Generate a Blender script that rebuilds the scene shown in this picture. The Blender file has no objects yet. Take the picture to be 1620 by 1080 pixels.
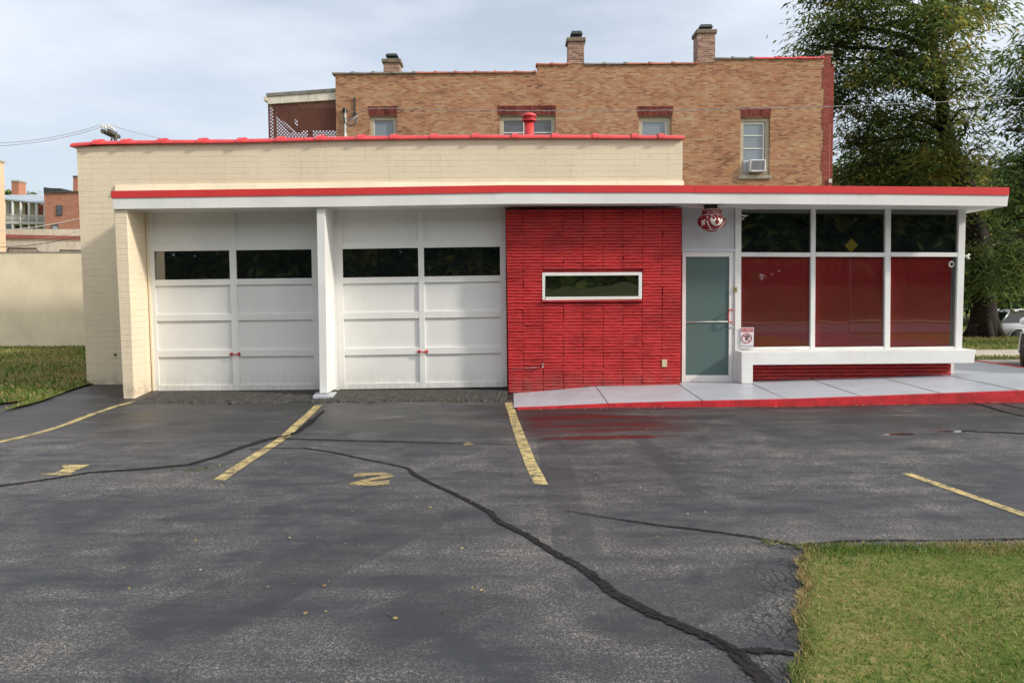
import bpy, bmesh, math, random
import numpy as np
from mathutils import Vector, Matrix
R = math.radians
random.seed(7); rng = np.random.default_rng(11)
S = bpy.context.scene
COL = S.collection

# ------------------------------------------------------------------ camera
F_PX, CX, CY = 1307.0, 810.0, 540.0
CAM_H = 1.62
PITCH = math.atan(77/1307); ROLL = R(0.35)
FW = Vector((0, math.cos(PITCH), -math.sin(PITCH)))
U0 = Vector((0, math.sin(PITCH), math.cos(PITCH))); R0 = Vector((1, 0, 0))
RT = R0*math.cos(ROLL) - U0*math.sin(ROLL)
UP = R0*math.sin(ROLL) + U0*math.cos(ROLL)
cam = bpy.data.cameras.new('camera'); camo = bpy.data.objects.new('camera', cam); COL.objects.link(camo)
cam.sensor_width = 36; cam.lens = F_PX/1620*36; cam.clip_start = .05; cam.clip_end = 3000
M = Matrix((( RT.x, UP.x, -FW.x, 0), (RT.y, UP.y, -FW.y, 0), (RT.z, UP.z, -FW.z, CAM_H), (0, 0, 0, 1)))
camo.matrix_world = M
S.camera = camo

# ------------------------------------------------------------------ light
SUN = Vector((2.7, -1.0, 1.77)).normalized()
elev = math.asin(SUN.z); azim = math.atan2(SUN.x, SUN.y)
w = bpy.data.worlds.new('World'); S.world = w; w.use_nodes = True
nt = w.node_tree; nt.nodes.clear()
def wn(t, **k):
    n = nt.nodes.new(t)
    for a, b in k.items(): setattr(n, a, b)
    return n
out = wn('ShaderNodeOutputWorld'); bg = wn('ShaderNodeBackground'); bg.inputs['Strength'].default_value = .135
sky = wn('ShaderNodeTexSky', sky_type='NISHITA', sun_disc=False)
sky.sun_elevation = elev; sky.sun_rotation = azim; sky.dust_density = 2.0; sky.air_density = 1.0
tc = wn('ShaderNodeTexCoord'); mp = wn('ShaderNodeMapping'); mp.inputs['Scale'].default_value = (1.2, 1.2, 4.2)
no = wn('ShaderNodeTexNoise'); no.inputs['Scale'].default_value = 2.2; no.inputs['Detail'].default_value = 7; no.inputs['Roughness'].default_value = .55
cr = wn('ShaderNodeValToRGB'); cr.color_ramp.elements[0].position = .36; cr.color_ramp.elements[1].position = .68
cr.color_ramp.elements[0].color = (.50, .50, .50, 1); cr.color_ramp.elements[1].color = (.96, .96, .96, 1)
mx = wn('ShaderNodeMix', data_type='RGBA'); mx.inputs['B'].default_value = (6.2, 6.85, 7.9, 1)
nt.links.new(tc.outputs['Generated'], mp.inputs['Vector']); nt.links.new(mp.outputs[0], no.inputs['Vector'])
nt.links.new(no.outputs['Fac'], cr.inputs[0]); nt.links.new(cr.outputs[0], mx.inputs['Factor'])
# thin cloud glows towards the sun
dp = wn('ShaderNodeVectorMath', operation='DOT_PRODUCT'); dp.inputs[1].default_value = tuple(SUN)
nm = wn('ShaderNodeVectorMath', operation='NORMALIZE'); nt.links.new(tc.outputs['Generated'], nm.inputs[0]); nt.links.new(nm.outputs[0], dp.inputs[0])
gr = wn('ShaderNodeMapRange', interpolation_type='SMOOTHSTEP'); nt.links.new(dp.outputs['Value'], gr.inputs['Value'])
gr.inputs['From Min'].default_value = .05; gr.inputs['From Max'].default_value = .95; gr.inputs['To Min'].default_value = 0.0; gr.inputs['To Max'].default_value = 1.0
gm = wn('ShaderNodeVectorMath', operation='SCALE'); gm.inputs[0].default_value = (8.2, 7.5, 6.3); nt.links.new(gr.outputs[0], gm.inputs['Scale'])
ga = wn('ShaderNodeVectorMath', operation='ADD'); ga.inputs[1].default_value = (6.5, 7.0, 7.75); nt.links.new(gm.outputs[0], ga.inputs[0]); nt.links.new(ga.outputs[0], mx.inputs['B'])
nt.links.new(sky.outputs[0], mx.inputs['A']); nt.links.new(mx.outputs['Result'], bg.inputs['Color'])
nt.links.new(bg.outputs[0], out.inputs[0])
sl = bpy.data.lights.new('sun', 'SUN'); sl.energy = 3.4; sl.angle = R(5); sl.color = (1, .93, .82)
so = bpy.data.objects.new('sun', sl); COL.objects.link(so); so.location = SUN*60
so.rotation_euler = (-SUN).to_track_quat('-Z', 'Y').to_euler()
S.view_settings.view_transform = 'Standard'; S.view_settings.look = 'None'
S.view_settings.exposure = 0; S.view_settings.gamma = 1

# ------------------------------------------------------------------ projection helpers
def ray(px, py): return FW + RT*((px-CX)/F_PX) + UP*((CY-py)/F_PX)
def W(px, py, d):
    r = ray(px, py); t = d/r.y
    return Vector((r.x*t, d, CAM_H + r.z*t))
def smooth(a, b, x):
    t = min(1, max(0, (x-a)/(b-a))); return t*t*(3-2*t)
def interp(x, pts):
    if x <= pts[0][0]: return pts[0][1]
    for (a, b), (c, d) in zip(pts, pts[1:]):
        if x <= c: return b + (d-b)*(x-a)/(c-a)
    return pts[-1][1]
GZ = [(-7, -.07), (-.5, -.06), (1.4, -.028), (4.1, -.03), (7.3, .012), (10, .02)]
def gz(x, y):
    z = interp(x, GZ)*smooth(5.5, 10.5, y)*(1-smooth(15, 19, y)*(1 if x > 3 else 0))
    if x < -5: z += .11*smooth(12.6, 14.5, y)*smooth(-5.2, -6.2, x)
    return z
def G(px, py, dz=0.0):
    r = ray(px, py); z = 0
    for _ in range(12):
        t = (z + dz - CAM_H)/r.z
        z = gz(r.x*t, r.y*t)
    return Vector((r.x*t, r.y*t, z+dz))
SZ = [(0, -.045), (.35, -.02), (1.38, .07), (3.3, .10), (4.4, .115), (7.4, .195), (9.2, .22)]
SK = [(0, -.036), (.35, -.030), (1.38, .012), (2.3, .035), (4.1, .066), (7.3, .165), (9.2, .185)]
def sz(x, y=13.9): return lerp_(interp(x, SK), interp(x, SZ), min(1, max(0, (y-11.75)/2.1)))
def lerp_(a, b, t): return a+(b-a)*t

# ------------------------------------------------------------------ materials
def newmat(name):
    m = bpy.data.materials.new(name); m.use_nodes = True
    n = m.node_tree; b = n.nodes['Principled BSDF']
    return m, n, b
class N:
    """thin wrapper for node building"""
    def __init__(s, nt): s.t = nt
    def new(s, t, **k):
        n = s.t.nodes.new(t)
        for a, b in k.items(): setattr(n, a, b)
        return n
    def link(s, a, b): s.t.links.new(a, b)
    def pos(s, scale=(1, 1, 1), loc=(0, 0, 0), rot=(0, 0, 0)):
        g = s.new('ShaderNodeNewGeometry'); m = s.new('ShaderNodeMapping')
        m.inputs['Scale'].default_value = scale; m.inputs['Location'].default_value = loc; m.inputs['Rotation'].default_value = rot
        s.link(g.outputs['Position'], m.inputs['Vector']); return m.outputs[0]
    def noise(s, v, scale, detail=4, rough=.55, dist=0):
        n = s.new('ShaderNodeTexNoise'); n.inputs['Scale'].default_value = scale; n.inputs['Detail'].default_value = detail
        n.inputs['Roughness'].default_value = rough; n.inputs['Distortion'].default_value = dist
        if v is not None: s.link(v, n.inputs['Vector'])
        return n.outputs['Fac']
    def ramp(s, f, stops):
        n = s.new('ShaderNodeValToRGB'); e = n.color_ramp.elements
        while len(e) < len(stops): e.new(.5)
        for i, (p, c) in enumerate(stops):
            e[i].position = p
            e[i].color = (c, c, c, 1) if not isinstance(c, (tuple, list)) else (*c[:3], 1)
        s.link(f, n.inputs[0]); return n.outputs[0]
    def mix(s, f, a, b, mode='MIX'):
        n = s.new('ShaderNodeMix', data_type='RGBA', blend_type=mode)
        for key, v in (('Factor', f), ('A', a), ('B', b)):
            if isinstance(v, (int, float)): n.inputs[key].default_value = v if key == 'Factor' else (v, v, v, 1)
            elif isinstance(v, (tuple, list)): n.inputs[key].default_value = (*v[:3], 1)
            else: s.link(v, n.inputs[key])
        return n.outputs['Result']
    def math(s, op, a, b=None, c=None, clamp=False):
        n = s.new('ShaderNodeMath', operation=op, use_clamp=clamp)
        for i, v in enumerate((a, b, c)):
            if v is None: continue
            if isinstance(v, (int, float)): n.inputs[i].default_value = v
            else: s.link(v, n.inputs[i])
        return n.outputs[0]
    def sep(s, v):
        n = s.new('ShaderNodeSeparateXYZ'); s.link(v, n.inputs[0]); return n.outputs
    def comb(s, x, y, z=0):
        n = s.new('ShaderNodeCombineXYZ')
        for i, v in enumerate((x, y, z)):
            if isinstance(v, (int, float)): n.inputs[i].default_value = v
            else: s.link(v, n.inputs[i])
        return n.outputs[0]
    def bump(s, b, h, strength=.3, dist=.01):
        n = s.new('ShaderNodeBump'); n.inputs['Strength'].default_value = strength; n.inputs['Distance'].default_value = dist
        s.link(h, n.inputs['Height']); s.link(n.outputs[0], b.inputs['Normal'])
    def smoothrange(s, v, a, b):
        n = s.new('ShaderNodeMapRange', interpolation_type='SMOOTHSTEP'); n.inputs['From Min'].default_value = a; n.inputs['From Max'].default_value = b
        s.link(v, n.inputs['Value']); return n.outputs[0]

def paint(name, col, rough=.45, var=.12, scale=3.0, bump=.05, grime=0.0, spec=.4, metal=0.0, fine=60, splash=0.0):
    m, n, b = newmat(name); q = N(n)
    p = q.pos()
    f = q.noise(p, scale, 5)
    lo = tuple(c*(1-var) for c in col); hi = tuple(min(1, c*(1+var*.6)) for c in col)
    c = q.ramp(f, [(.3, lo), (.7, hi)])
    if grime > 0:
        s = q.noise(q.pos((3, 3, .5)), 2.2, 6, .65)
        c = q.mix(q.ramp(s, [(.55, 0), (.8, grime)]), c, (col[0]*.35, col[1]*.33, col[2]*.28))
    if splash > 0:
        z = q.sep(q.new('ShaderNodeNewGeometry').outputs['Position'])[2]
        k = q.math('MULTIPLY', q.smoothrange(z, .42, -.02), q.ramp(q.math('ADD', q.math('MULTIPLY', q.noise(q.pos((6, 6, 1)), 2.5, 6, .7), .6), q.math('MULTIPLY', q.noise(p, 35, 4, .7), .4)), [(.40, 0), (.62, splash)]))
        c = q.mix(k, c, (.16, .14, .11))
    q.link(c, b.inputs['Base Color'])
    b.inputs['Roughness'].default_value = rough; b.inputs['Specular IOR Level'].default_value = spec; b.inputs['Metallic'].default_value = metal
    if bump > 0: q.bump(b, q.noise(p, fine, 3), bump, .01)
    return m

def painted_brick(name, col, bw, bh, mortar=.006, bump=.55, dark=.80):
    m, n, b = newmat(name); q = N(n)
    g = q.new('ShaderNodeNewGeometry'); s = q.sep(g.outputs['Position'])
    wob = q.math('MULTIPLY', q.math('SUBTRACT', q.noise(q.pos(), 1.7, 3), .5), .022)
    xy = q.math('ADD', s[0], s[1])
    v = q.comb(xy, q.math('ADD', s[2], wob))
    br = q.new('ShaderNodeTexBrick'); q.link(v, br.inputs['Vector'])
    br.inputs['Scale'].default_value = 1; br.inputs['Brick Width'].default_value = bw; br.inputs['Row Height'].default_value = bh
    br.inputs['Mortar Size'].default_value = mortar; br.inputs['Mortar Smooth'].default_value = .6
    br.inputs['Color1'].default_value = (.95, .95, .95, 1); br.inputs['Color2'].default_value = (1.02, 1.02, 1.02, 1)
    br.inputs['Mortar'].default_value = (dark, dark, dark, 1)
    # mortar only shows in places
    vis = q.ramp(q.noise(q.pos((1, 1, 2.2)), 1.6, 5, .65), [(.36, .15), (.64, 1)])
    big = q.ramp(q.noise(q.pos(), .8, 5), [(.3, tuple(c*.9 for c in col)), (.7, col)])
    c = q.mix(q.math('MULTIPLY', vis, .55), big, q.mix(1.0, big, br.outputs['Color'], 'MULTIPLY'))
    streak = q.ramp(q.noise(q.pos((5, 5, .35)), 2.0, 6, .6), [(.55, 0), (.85, .38)])
    c = q.mix(streak, c, tuple(x*.5 for x in col))
    k = q.math('MULTIPLY', q.smoothrange(s[2], .35, .0), q.ramp(q.math('ADD', q.math('MULTIPLY', q.noise(q.pos(), 5, 6, .7), .6), q.math('MULTIPLY', q.noise(q.pos(), 40, 4, .7), .4)), [(.42, 0), (.6, .6)]))
    c = q.mix(k, c, (.17, .145, .105))
    q.link(c, b.inputs['Base Color']); b.inputs['Roughness'].default_value = .55; b.inputs['Specular IOR Level'].default_value = .35
    h = q.math('ADD', q.math('MULTIPLY', br.outputs['Fac'], q.math('MULTIPLY', vis, -1.0)), q.math('MULTIPLY', q.noise(q.pos(), 28, 5), .5))
    q.bump(b, h, bump, .012)
    return m

def brick(name, stops, mort, bw=.165, bh=.056, axis='X', stain=.5, soldier=False):
    """unpainted brick: every brick draws its own tone"""
    m, n, b = newmat(name); q = N(n)
    g = q.new('ShaderNodeNewGeometry'); s = q.sep(g.outputs['Position'])
    u = s[0] if axis == 'X' else (s[1] if axis == 'Y' else q.math('ADD', s[0], s[1])); v = s[2]
    wob = q.math('MULTIPLY', q.math('SUBTRACT', q.noise(q.pos(), .5, 2), .5), .05)
    v = q.math('ADD', v, wob)
    if soldier: u, v = v, u
    row = q.math('FLOOR', q.math('DIVIDE', v, bh))
    wnr = q.new('ShaderNodeTexWhiteNoise', noise_dimensions='1D'); q.link(row, wnr.inputs['W'])
    uu = q.math('ADD', q.math('DIVIDE', u, bw), q.math('ADD', q.math('MULTIPLY', q.math('MODULO', row, 2.0), .5), q.math('MULTIPLY', wnr.outputs['Value'], .18)))
    colm = q.math('FLOOR', uu)
    wn2 = q.new('ShaderNodeTexWhiteNoise', noise_dimensions='2D'); q.link(q.comb(colm, row), wn2.inputs['Vector'])
    patch = q.noise(q.pos((1, 1, 1.5)), .75, 5, .6)
    t = q.math('ADD', q.math('MULTIPLY', wn2.outputs['Value'], .66), q.math('MULTIPLY', q.math('SUBTRACT', patch, .33), 1.0), clamp=True)
    c = q.ramp(t, stops)
    c = q.mix(.35, c, q.ramp(q.noise(q.pos(), 30, 4), [(.3, .55), (.7, 1.15)]), 'MULTIPLY')
    fu = q.math('FRACT', uu); fv = q.math('FRACT', q.math('DIVIDE', v, bh))
    eu = q.math('MULTIPLY', q.math('MINIMUM', fu, q.math('SUBTRACT', 1, fu)), bw)
    ev = q.math('MULTIPLY', q.math('MINIMUM', fv, q.math('SUBTRACT', 1, fv)), bh)
    e = q.smoothrange(q.math('MINIMUM', eu, ev), .003, .009)
    mm = q.ramp(q.noise(q.pos(), 3, 4), [(.3, tuple(x*.6 for x in mort)), (.7, mort)])
    c = q.mix(e, mm, c)
    # weather: horizontal dark runs and soot
    st = q.ramp(q.noise(q.pos((.5, .5, 4.5)), 1.3, 7, .7), [(.57, 0), (.74, stain)])
    c = q.mix(st, c, (.07, .05, .035))
    q.link(c, b.inputs['Base Color']); b.inputs['Roughness'].default_value = .9; b.inputs['Specular IOR Level'].default_value = .2
    q.bump(b, q.math('ADD', e, q.math('MULTIPLY', q.noise(q.pos(), 40, 3), .4)), .6, .01)
    return m

def glass(name, col=(.008, .011, .010), rough=.015, spec=.55, wave=.02):
    m, n, b = newmat(name); q = N(n)
    b.inputs['Base Color'].default_value = (*col, 1); b.inputs['Roughness'].default_value = rough; b.inputs['Specular IOR Level'].default_value = spec
    if wave > 0: q.bump(b, q.noise(q.pos(), 1.6, 1), wave, .05)
    return m
def clear_glass(name):
    m, n, b = newmat(name); q = N(n); n.nodes.remove(b)
    tr = q.new('ShaderNodeBsdfTransparent'); tr.inputs[0].default_value = (.95, .97, .96, 1)
    gl = q.new('ShaderNodeBsdfGlossy'); gl.inputs['Roughness'].default_value = .02
    fr = q.new('ShaderNodeFresnel'); fr.inputs['IOR'].default_value = 1.6
    bp = q.new('ShaderNodeBump'); bp.inputs['Strength'].default_value = .02; bp.inputs['Distance'].default_value = .05
    q.link(q.noise(q.pos(), 1.6, 1), bp.inputs['Height']); q.link(bp.outputs[0], gl.inputs['Normal'])
    ms = q.new('ShaderNodeMixShader')
    q.link(q.math('MULTIPLY', fr.outputs[0], 1.5, clamp=True), ms.inputs[0]); q.link(tr.outputs[0], ms.inputs[1]); q.link(gl.outputs[0], ms.inputs[2])
    q.link(ms.outputs[0], n.nodes['Material Output'].inputs[0]); return m
def foliage(name, trans=.25, rough=.55):
    m, n, b = newmat(name); q = N(n)
    a = q.new('ShaderNodeVertexColor', layer_name='tint')
    q.link(a.outputs['Color'], b.inputs['Base Color']); b.inputs['Roughness'].default_value = rough; b.inputs['Specular IOR Level'].default_value = .25
    t = q.new('ShaderNodeBsdfTranslucent'); q.link(a.outputs['Color'], t.inputs[0])
    ms = q.new('ShaderNodeMixShader'); ms.inputs[0].default_value = trans
    q.link(b.outputs[0], ms.inputs[1]); q.link(t.outputs[0], ms.inputs[2]); q.link(ms.outputs[0], n.nodes['Material Output'].inputs[0])
    return m

def asphalt_mat():
    m, n, b = newmat('asphalt'); q = N(n)
    P = q.pos()
    s = q.sep(q.new('ShaderNodeNewGeometry').outputs['Position'])
    big = q.noise(q.pos((1, 1.15, 1), rot=(0, 0, .5)), .62, 8, .66, .8)
    mid = q.noise(q.pos((1, 1, 1), rot=(0, 0, -.6)), 2.3, 7, .68, .6)
    wear = q.math('ADD', q.math('MULTIPLY', big, .6), q.math('MULTIPLY', mid, .4))
    st_ = q.noise(q.pos((.55, 2.6, 1), rot=(0, 0, .12)), 2.0, 7, .7, .3)
    wear = q.math('ADD', q.math('MULTIPLY', wear, .72), q.math('MULTIPLY', st_, .28))
    wear = q.ramp(wear, [(.44, .02), (.53, .36), (.62, .9)])
    vor = q.new('ShaderNodeTexVoronoi'); vor.inputs['Scale'].default_value = 70; q.link(P, vor.inputs['Vector'])
    sp = q.math('ADD', q.math('MULTIPLY', q.noise(P, 125, 3, .8), .6), q.math('MULTIPLY', q.noise(P, 48, 4, .8), .4))
    agg = q.math('MULTIPLY', q.ramp(sp, [(.50, 0), (.555, 1)]), wear)
    rare = q.ramp(q.noise(P, 55, 2, .5), [(.70, 0), (.74, .5)])
    base = q.ramp(q.noise(P, 2.0, 5), [(.3, (.020, .0225, .028)), (.7, (.032, .0355, .042))])
    base = q.mix(q.math('MULTIPLY', wear, .34), base, (.062, .060, .058))
    c = q.mix(agg, base, q.ramp(vor.outputs['Color'], [(.2, (.24, .215, .185)), (.8, (.54, .49, .43))]))
    c = q.mix(q.math('MULTIPLY', rare, .5), c, (.24, .22, .20))
    # straight edged sealcoat passes and oil drips
    strokes = None
    for (p0, p1, hw) in (((868, 690), (915, 880), .16), ((1010, 690), (1120, 800), .10), ((250, 1000), (700, 800), .30), ((560, 1010), (760, 930), .25), ((940, 1010), (1250, 900), .22)):
        a_, b_ = G(*p0), G(*p1); d_ = (b_-a_); L_ = d_.length; d_ = d_/L_
        ex_, ey_ = q.math('SUBTRACT', s[0], a_.x), q.math('SUBTRACT', s[1], a_.y)
        al_ = q.math('ADD', q.math('MULTIPLY', ex_, d_.x), q.math('MULTIPLY', ey_, d_.y)); ac_ = q.math('ABSOLUTE', q.math('SUBTRACT', q.math('MULTIPLY', ex_, d_.y), q.math('MULTIPLY', ey_, d_.x)))
        ac_ = q.math('ADD', ac_, q.math('MULTIPLY', q.math('SUBTRACT', q.noise(P, 5, 4), .5), .06))
        k_ = q.math('MULTIPLY', q.smoothrange(ac_, hw, hw-.025), q.math('MULTIPLY', q.smoothrange(al_, -.1, .2), q.smoothrange(al_, L_+.1, L_-.3)))
        strokes = k_ if strokes is None else q.math('MAXIMUM', strokes, k_)
    strokes = q.math('MULTIPLY', strokes, q.ramp(q.noise(P, 3, 4), [(.3, .2), (.6, .6)]))
    c = q.mix(strokes, c, (.021, .0225, .026))
    vd = q.new('ShaderNodeTexVoronoi'); vd.inputs['Scale'].default_value = 3.2; vd.inputs['Randomness'].default_value = 1; q.link(P, vd.inputs['Vector'])
    drip = q.math('MULTIPLY', q.ramp(q.math('ADD', vd.outputs['Distance'], q.math('MULTIPLY', q.noise(P, 25, 3), .05)), [(.045, .85), (.075, 0)]), q.ramp(q.noise(P, .9, 2), [(.5, 0), (.56, 1)]))
    c = q.mix(drip, c, (.012, .0115, .011))
    # tyre-darkened, oily and damp areas close to the shop
    damp = q.math('MULTIPLY', q.smoothrange(s[1], 8.7, 10.8), q.ramp(q.noise(q.pos((.4, 1.3, 1)), 1.2, 5), [(.36, .1), (.54, .85)]))
    c = q.mix(damp, c, (.017, .016, .016))
    # standing water film in front of the red wall and a few small puddles
    wn_ = q.noise(q.pos((.55, 2.3, 1), loc=(.37, .2, 0)), 1.0, 3, .5)
    reg = q.math('MULTIPLY', q.math('MULTIPLY', q.smoothrange(s[1], 9.3, 9.8), q.smoothrange(s[1], 11.35, 10.9)),
                 q.math('MULTIPLY', q.smoothrange(s[0], .05, .35), q.smoothrange(s[0], 2.5, 1.4)))
    film = q.math('MULTIPLY', q.math('MULTIPLY', q.smoothrange(wn_, .34, .60), reg), .9)
    pud = None
    for (px, py, rx, ry) in ((1425, 687, .22, .10), (1474, 678.5, .17, .06), (1512, 682, .30, .09)):
        g = G(px, py)
        dx = q.math('DIVIDE', q.math('SUBTRACT', s[0], g.x), rx); dy = q.math('DIVIDE', q.math('SUBTRACT', s[1], g.y), ry)
        r2 = q.math('ADD', q.math('MULTIPLY', dx, dx), q.math('MULTIPLY', dy, dy))
        r2 = q.math('ADD', r2, q.math('MULTIPLY', q.math('SUBTRACT', q.noise(P, 5, 3), .5), 1.1))
        k = q.smoothrange(r2, 1.05, .55)
        pud = k if pud is None else q.math('MAXIMUM', pud, k)
    g = G(950, 692); r2 = q.math('ADD', q.math('POWER', q.math('DIVIDE', q.math('SUBTRACT', s[0], g.x), .8), 2), q.math('POWER', q.math('DIVIDE', q.math('SUBTRACT', s[1], g.y), .17), 2))
    film = q.math('MAXIMUM', film, q.smoothrange(q.math('ADD', r2, q.math('MULTIPLY', q.math('SUBTRACT', q.noise(P, 4, 4), .5), 1.6)), 1.2, .3))
    c = q.mix(q.math('MULTIPLY', q.math('MAXIMUM', film, pud), .85), c, (.012, .010, .010))
    # alligator cracking beside the lawn corner
    ve = q.new('ShaderNodeTexVoronoi', feature='DISTANCE_TO_EDGE'); ve.inputs['Scale'].default_value = 15
    dv = q.new('ShaderNodeVectorMath', operation='ADD'); q.link(q.pos((1.3, .55, 1)), dv.inputs[0])
    nc = q.new('ShaderNodeTexNoise'); nc.inputs['Scale'].default_value = 7; q.link(P, nc.inputs['Vector'])
    sc = q.new('ShaderNodeVectorMath', operation='SCALE'); sc.inputs['Scale'].default_value = .09; q.link(nc.outputs['Color'], sc.inputs[0]); q.link(sc.outputs[0], dv.inputs[1])
    q.link(dv.outputs[0], ve.inputs['Vector'])
    nl, nl2 = G(1270, 868), G(1262, 1080); sl_ = (nl2.x-nl.x)/(nl.y-nl2.y)
    de = q.math('SUBTRACT', q.math('ADD', nl.x, q.math('MULTIPLY', q.math('SUBTRACT', nl.y, s[1]), sl_)), s[0])
    cm = q.math('MULTIPLY', q.smoothrange(de, .42, .10), q.math('MULTIPLY', q.smoothrange(s[1], 5.2, 4.7), q.smoothrange(de, -.2, -.1)))
    cm = q.math('MULTIPLY', cm, q.ramp(q.noise(P, 3.2, 2), [(.36, 0), (.50, 1)]))
    ck = q.math('MULTIPLY', q.ramp(ve.outputs['Distance'], [(.03, 1), (.08, 0)]), cm)
    # hairline crazing everywhere
    vh = q.new('ShaderNodeTexVoronoi', feature='DISTANCE_TO_EDGE'); vh.inputs['Scale'].default_value = 2.3; q.link(dv.outputs[0], vh.inputs['Vector'])
    hk = q.math('MULTIPLY', q.ramp(vh.outputs['Distance'], [(.003, .5), (.009, 0)]), q.ramp(q.noise(P, 1.1, 2), [(.56, 0), (.62, 1)]))
    ck = q.math('MAXIMUM', ck, hk)
    c = q.mix(ck, c, (.006, .006, .006))
    q.link(c, b.inputs['Base Color'])
    ro = q.ramp(sp, [(.3, .52), (.7, .72)])
    ro = q.mix(damp, ro, .42)
    ro = q.mix(q.math('MULTIPLY', film, .9), ro, .20); ro = q.mix(pud, ro, .07)
    q.link(ro, b.inputs['Roughness']); b.inputs['Specular IOR Level'].default_value = .45
    h = q.math('SUBTRACT', q.math('MULTIPLY', sp, q.math('SUBTRACT', 1, q.math('MAXIMUM', film, pud))), q.math('MULTIPLY', ck, 1.5))
    q.bump(b, h, .5, .006)
    return m

def tar_mat(name, col, cut):
    m, n, b = newmat(name); q = N(n); P = q.pos()
    a = q.new('ShaderNodeVertexColor', layer_name='edge')
    f = q.math('ADD', a.outputs['Color'], q.math('MULTIPLY', q.math('SUBTRACT', q.math('ADD', q.math('MULTIPLY', q.noise(P, 14, 5, .7), .6), q.math('MULTIPLY', q.noise(P, 70, 3, .7), .4)), .5), 2.0))
    al = q.smoothrange(f, cut, cut+.25)
    core = q.smoothrange(q.math('ADD', a.outputs['Color'], q.math('MULTIPLY', q.math('SUBTRACT', q.noise(P, 9, 4, .7), .5), 2.4)), .9, 1.05)
    c = q.mix(core, q.ramp(q.noise(P, 30, 5, .7), [(.35, tuple(x*.7 for x in col)), (.65, tuple(x*1.5 for x in col))]), (.006, .006, .006))
    q.link(c, b.inputs['Base Color']); b.inputs['Roughness'].default_value = .85; b.inputs['Specular IOR Level'].default_value = .15; q.bump(b, q.noise(P, 60, 4, .7), .3, .004)
    tr = q.new('ShaderNodeBsdfTransparent'); ms = q.new('ShaderNodeMixShader'); q.link(al, ms.inputs[0]); q.link(tr.outputs[0], ms.inputs[1]); q.link(b.outputs[0], ms.inputs[2])
    q.link(ms.outputs[0], n.nodes['Material Output'].inputs[0]); return m
def marking_mat():
    m, n, b = newmat('worn_yellow_paint'); q = N(n); P = q.pos()
    wear = q.ramp(q.math('ADD', q.math('MULTIPLY', q.noise(P, 9, 6, .7), .6), q.math('MULTIPLY', q.noise(P, 60, 3, .7), .4)), [(.46, 0), (.57, .92)])
    c = q.mix(wear, q.ramp(q.noise(P, 3, 4), [(.3, (.46, .35, .13)), (.7, (.56, .44, .18))]), (.055, .05, .045))
    q.link(c, b.inputs['Base Color']); b.inputs['Roughness'].default_value = .7
    q.bump(b, q.noise(P, 70, 3), .35, .006); return m
def faded_mat():
    m, n, b = newmat('faded_yellow_paint'); q = N(n); P = q.pos()
    wear = q.ramp(q.math('ADD', q.math('MULTIPLY', q.noise(P, 6, 6, .7), .5), q.math('MULTIPLY', q.noise(P, 50, 3, .7), .5)), [(.42, .1), (.58, .92)])
    c = q.mix(wear, (.46, .33, .12), (.06, .056, .052))
    q.link(c, b.inputs['Base Color']); b.inputs['Roughness'].default_value = .7; return m

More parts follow.
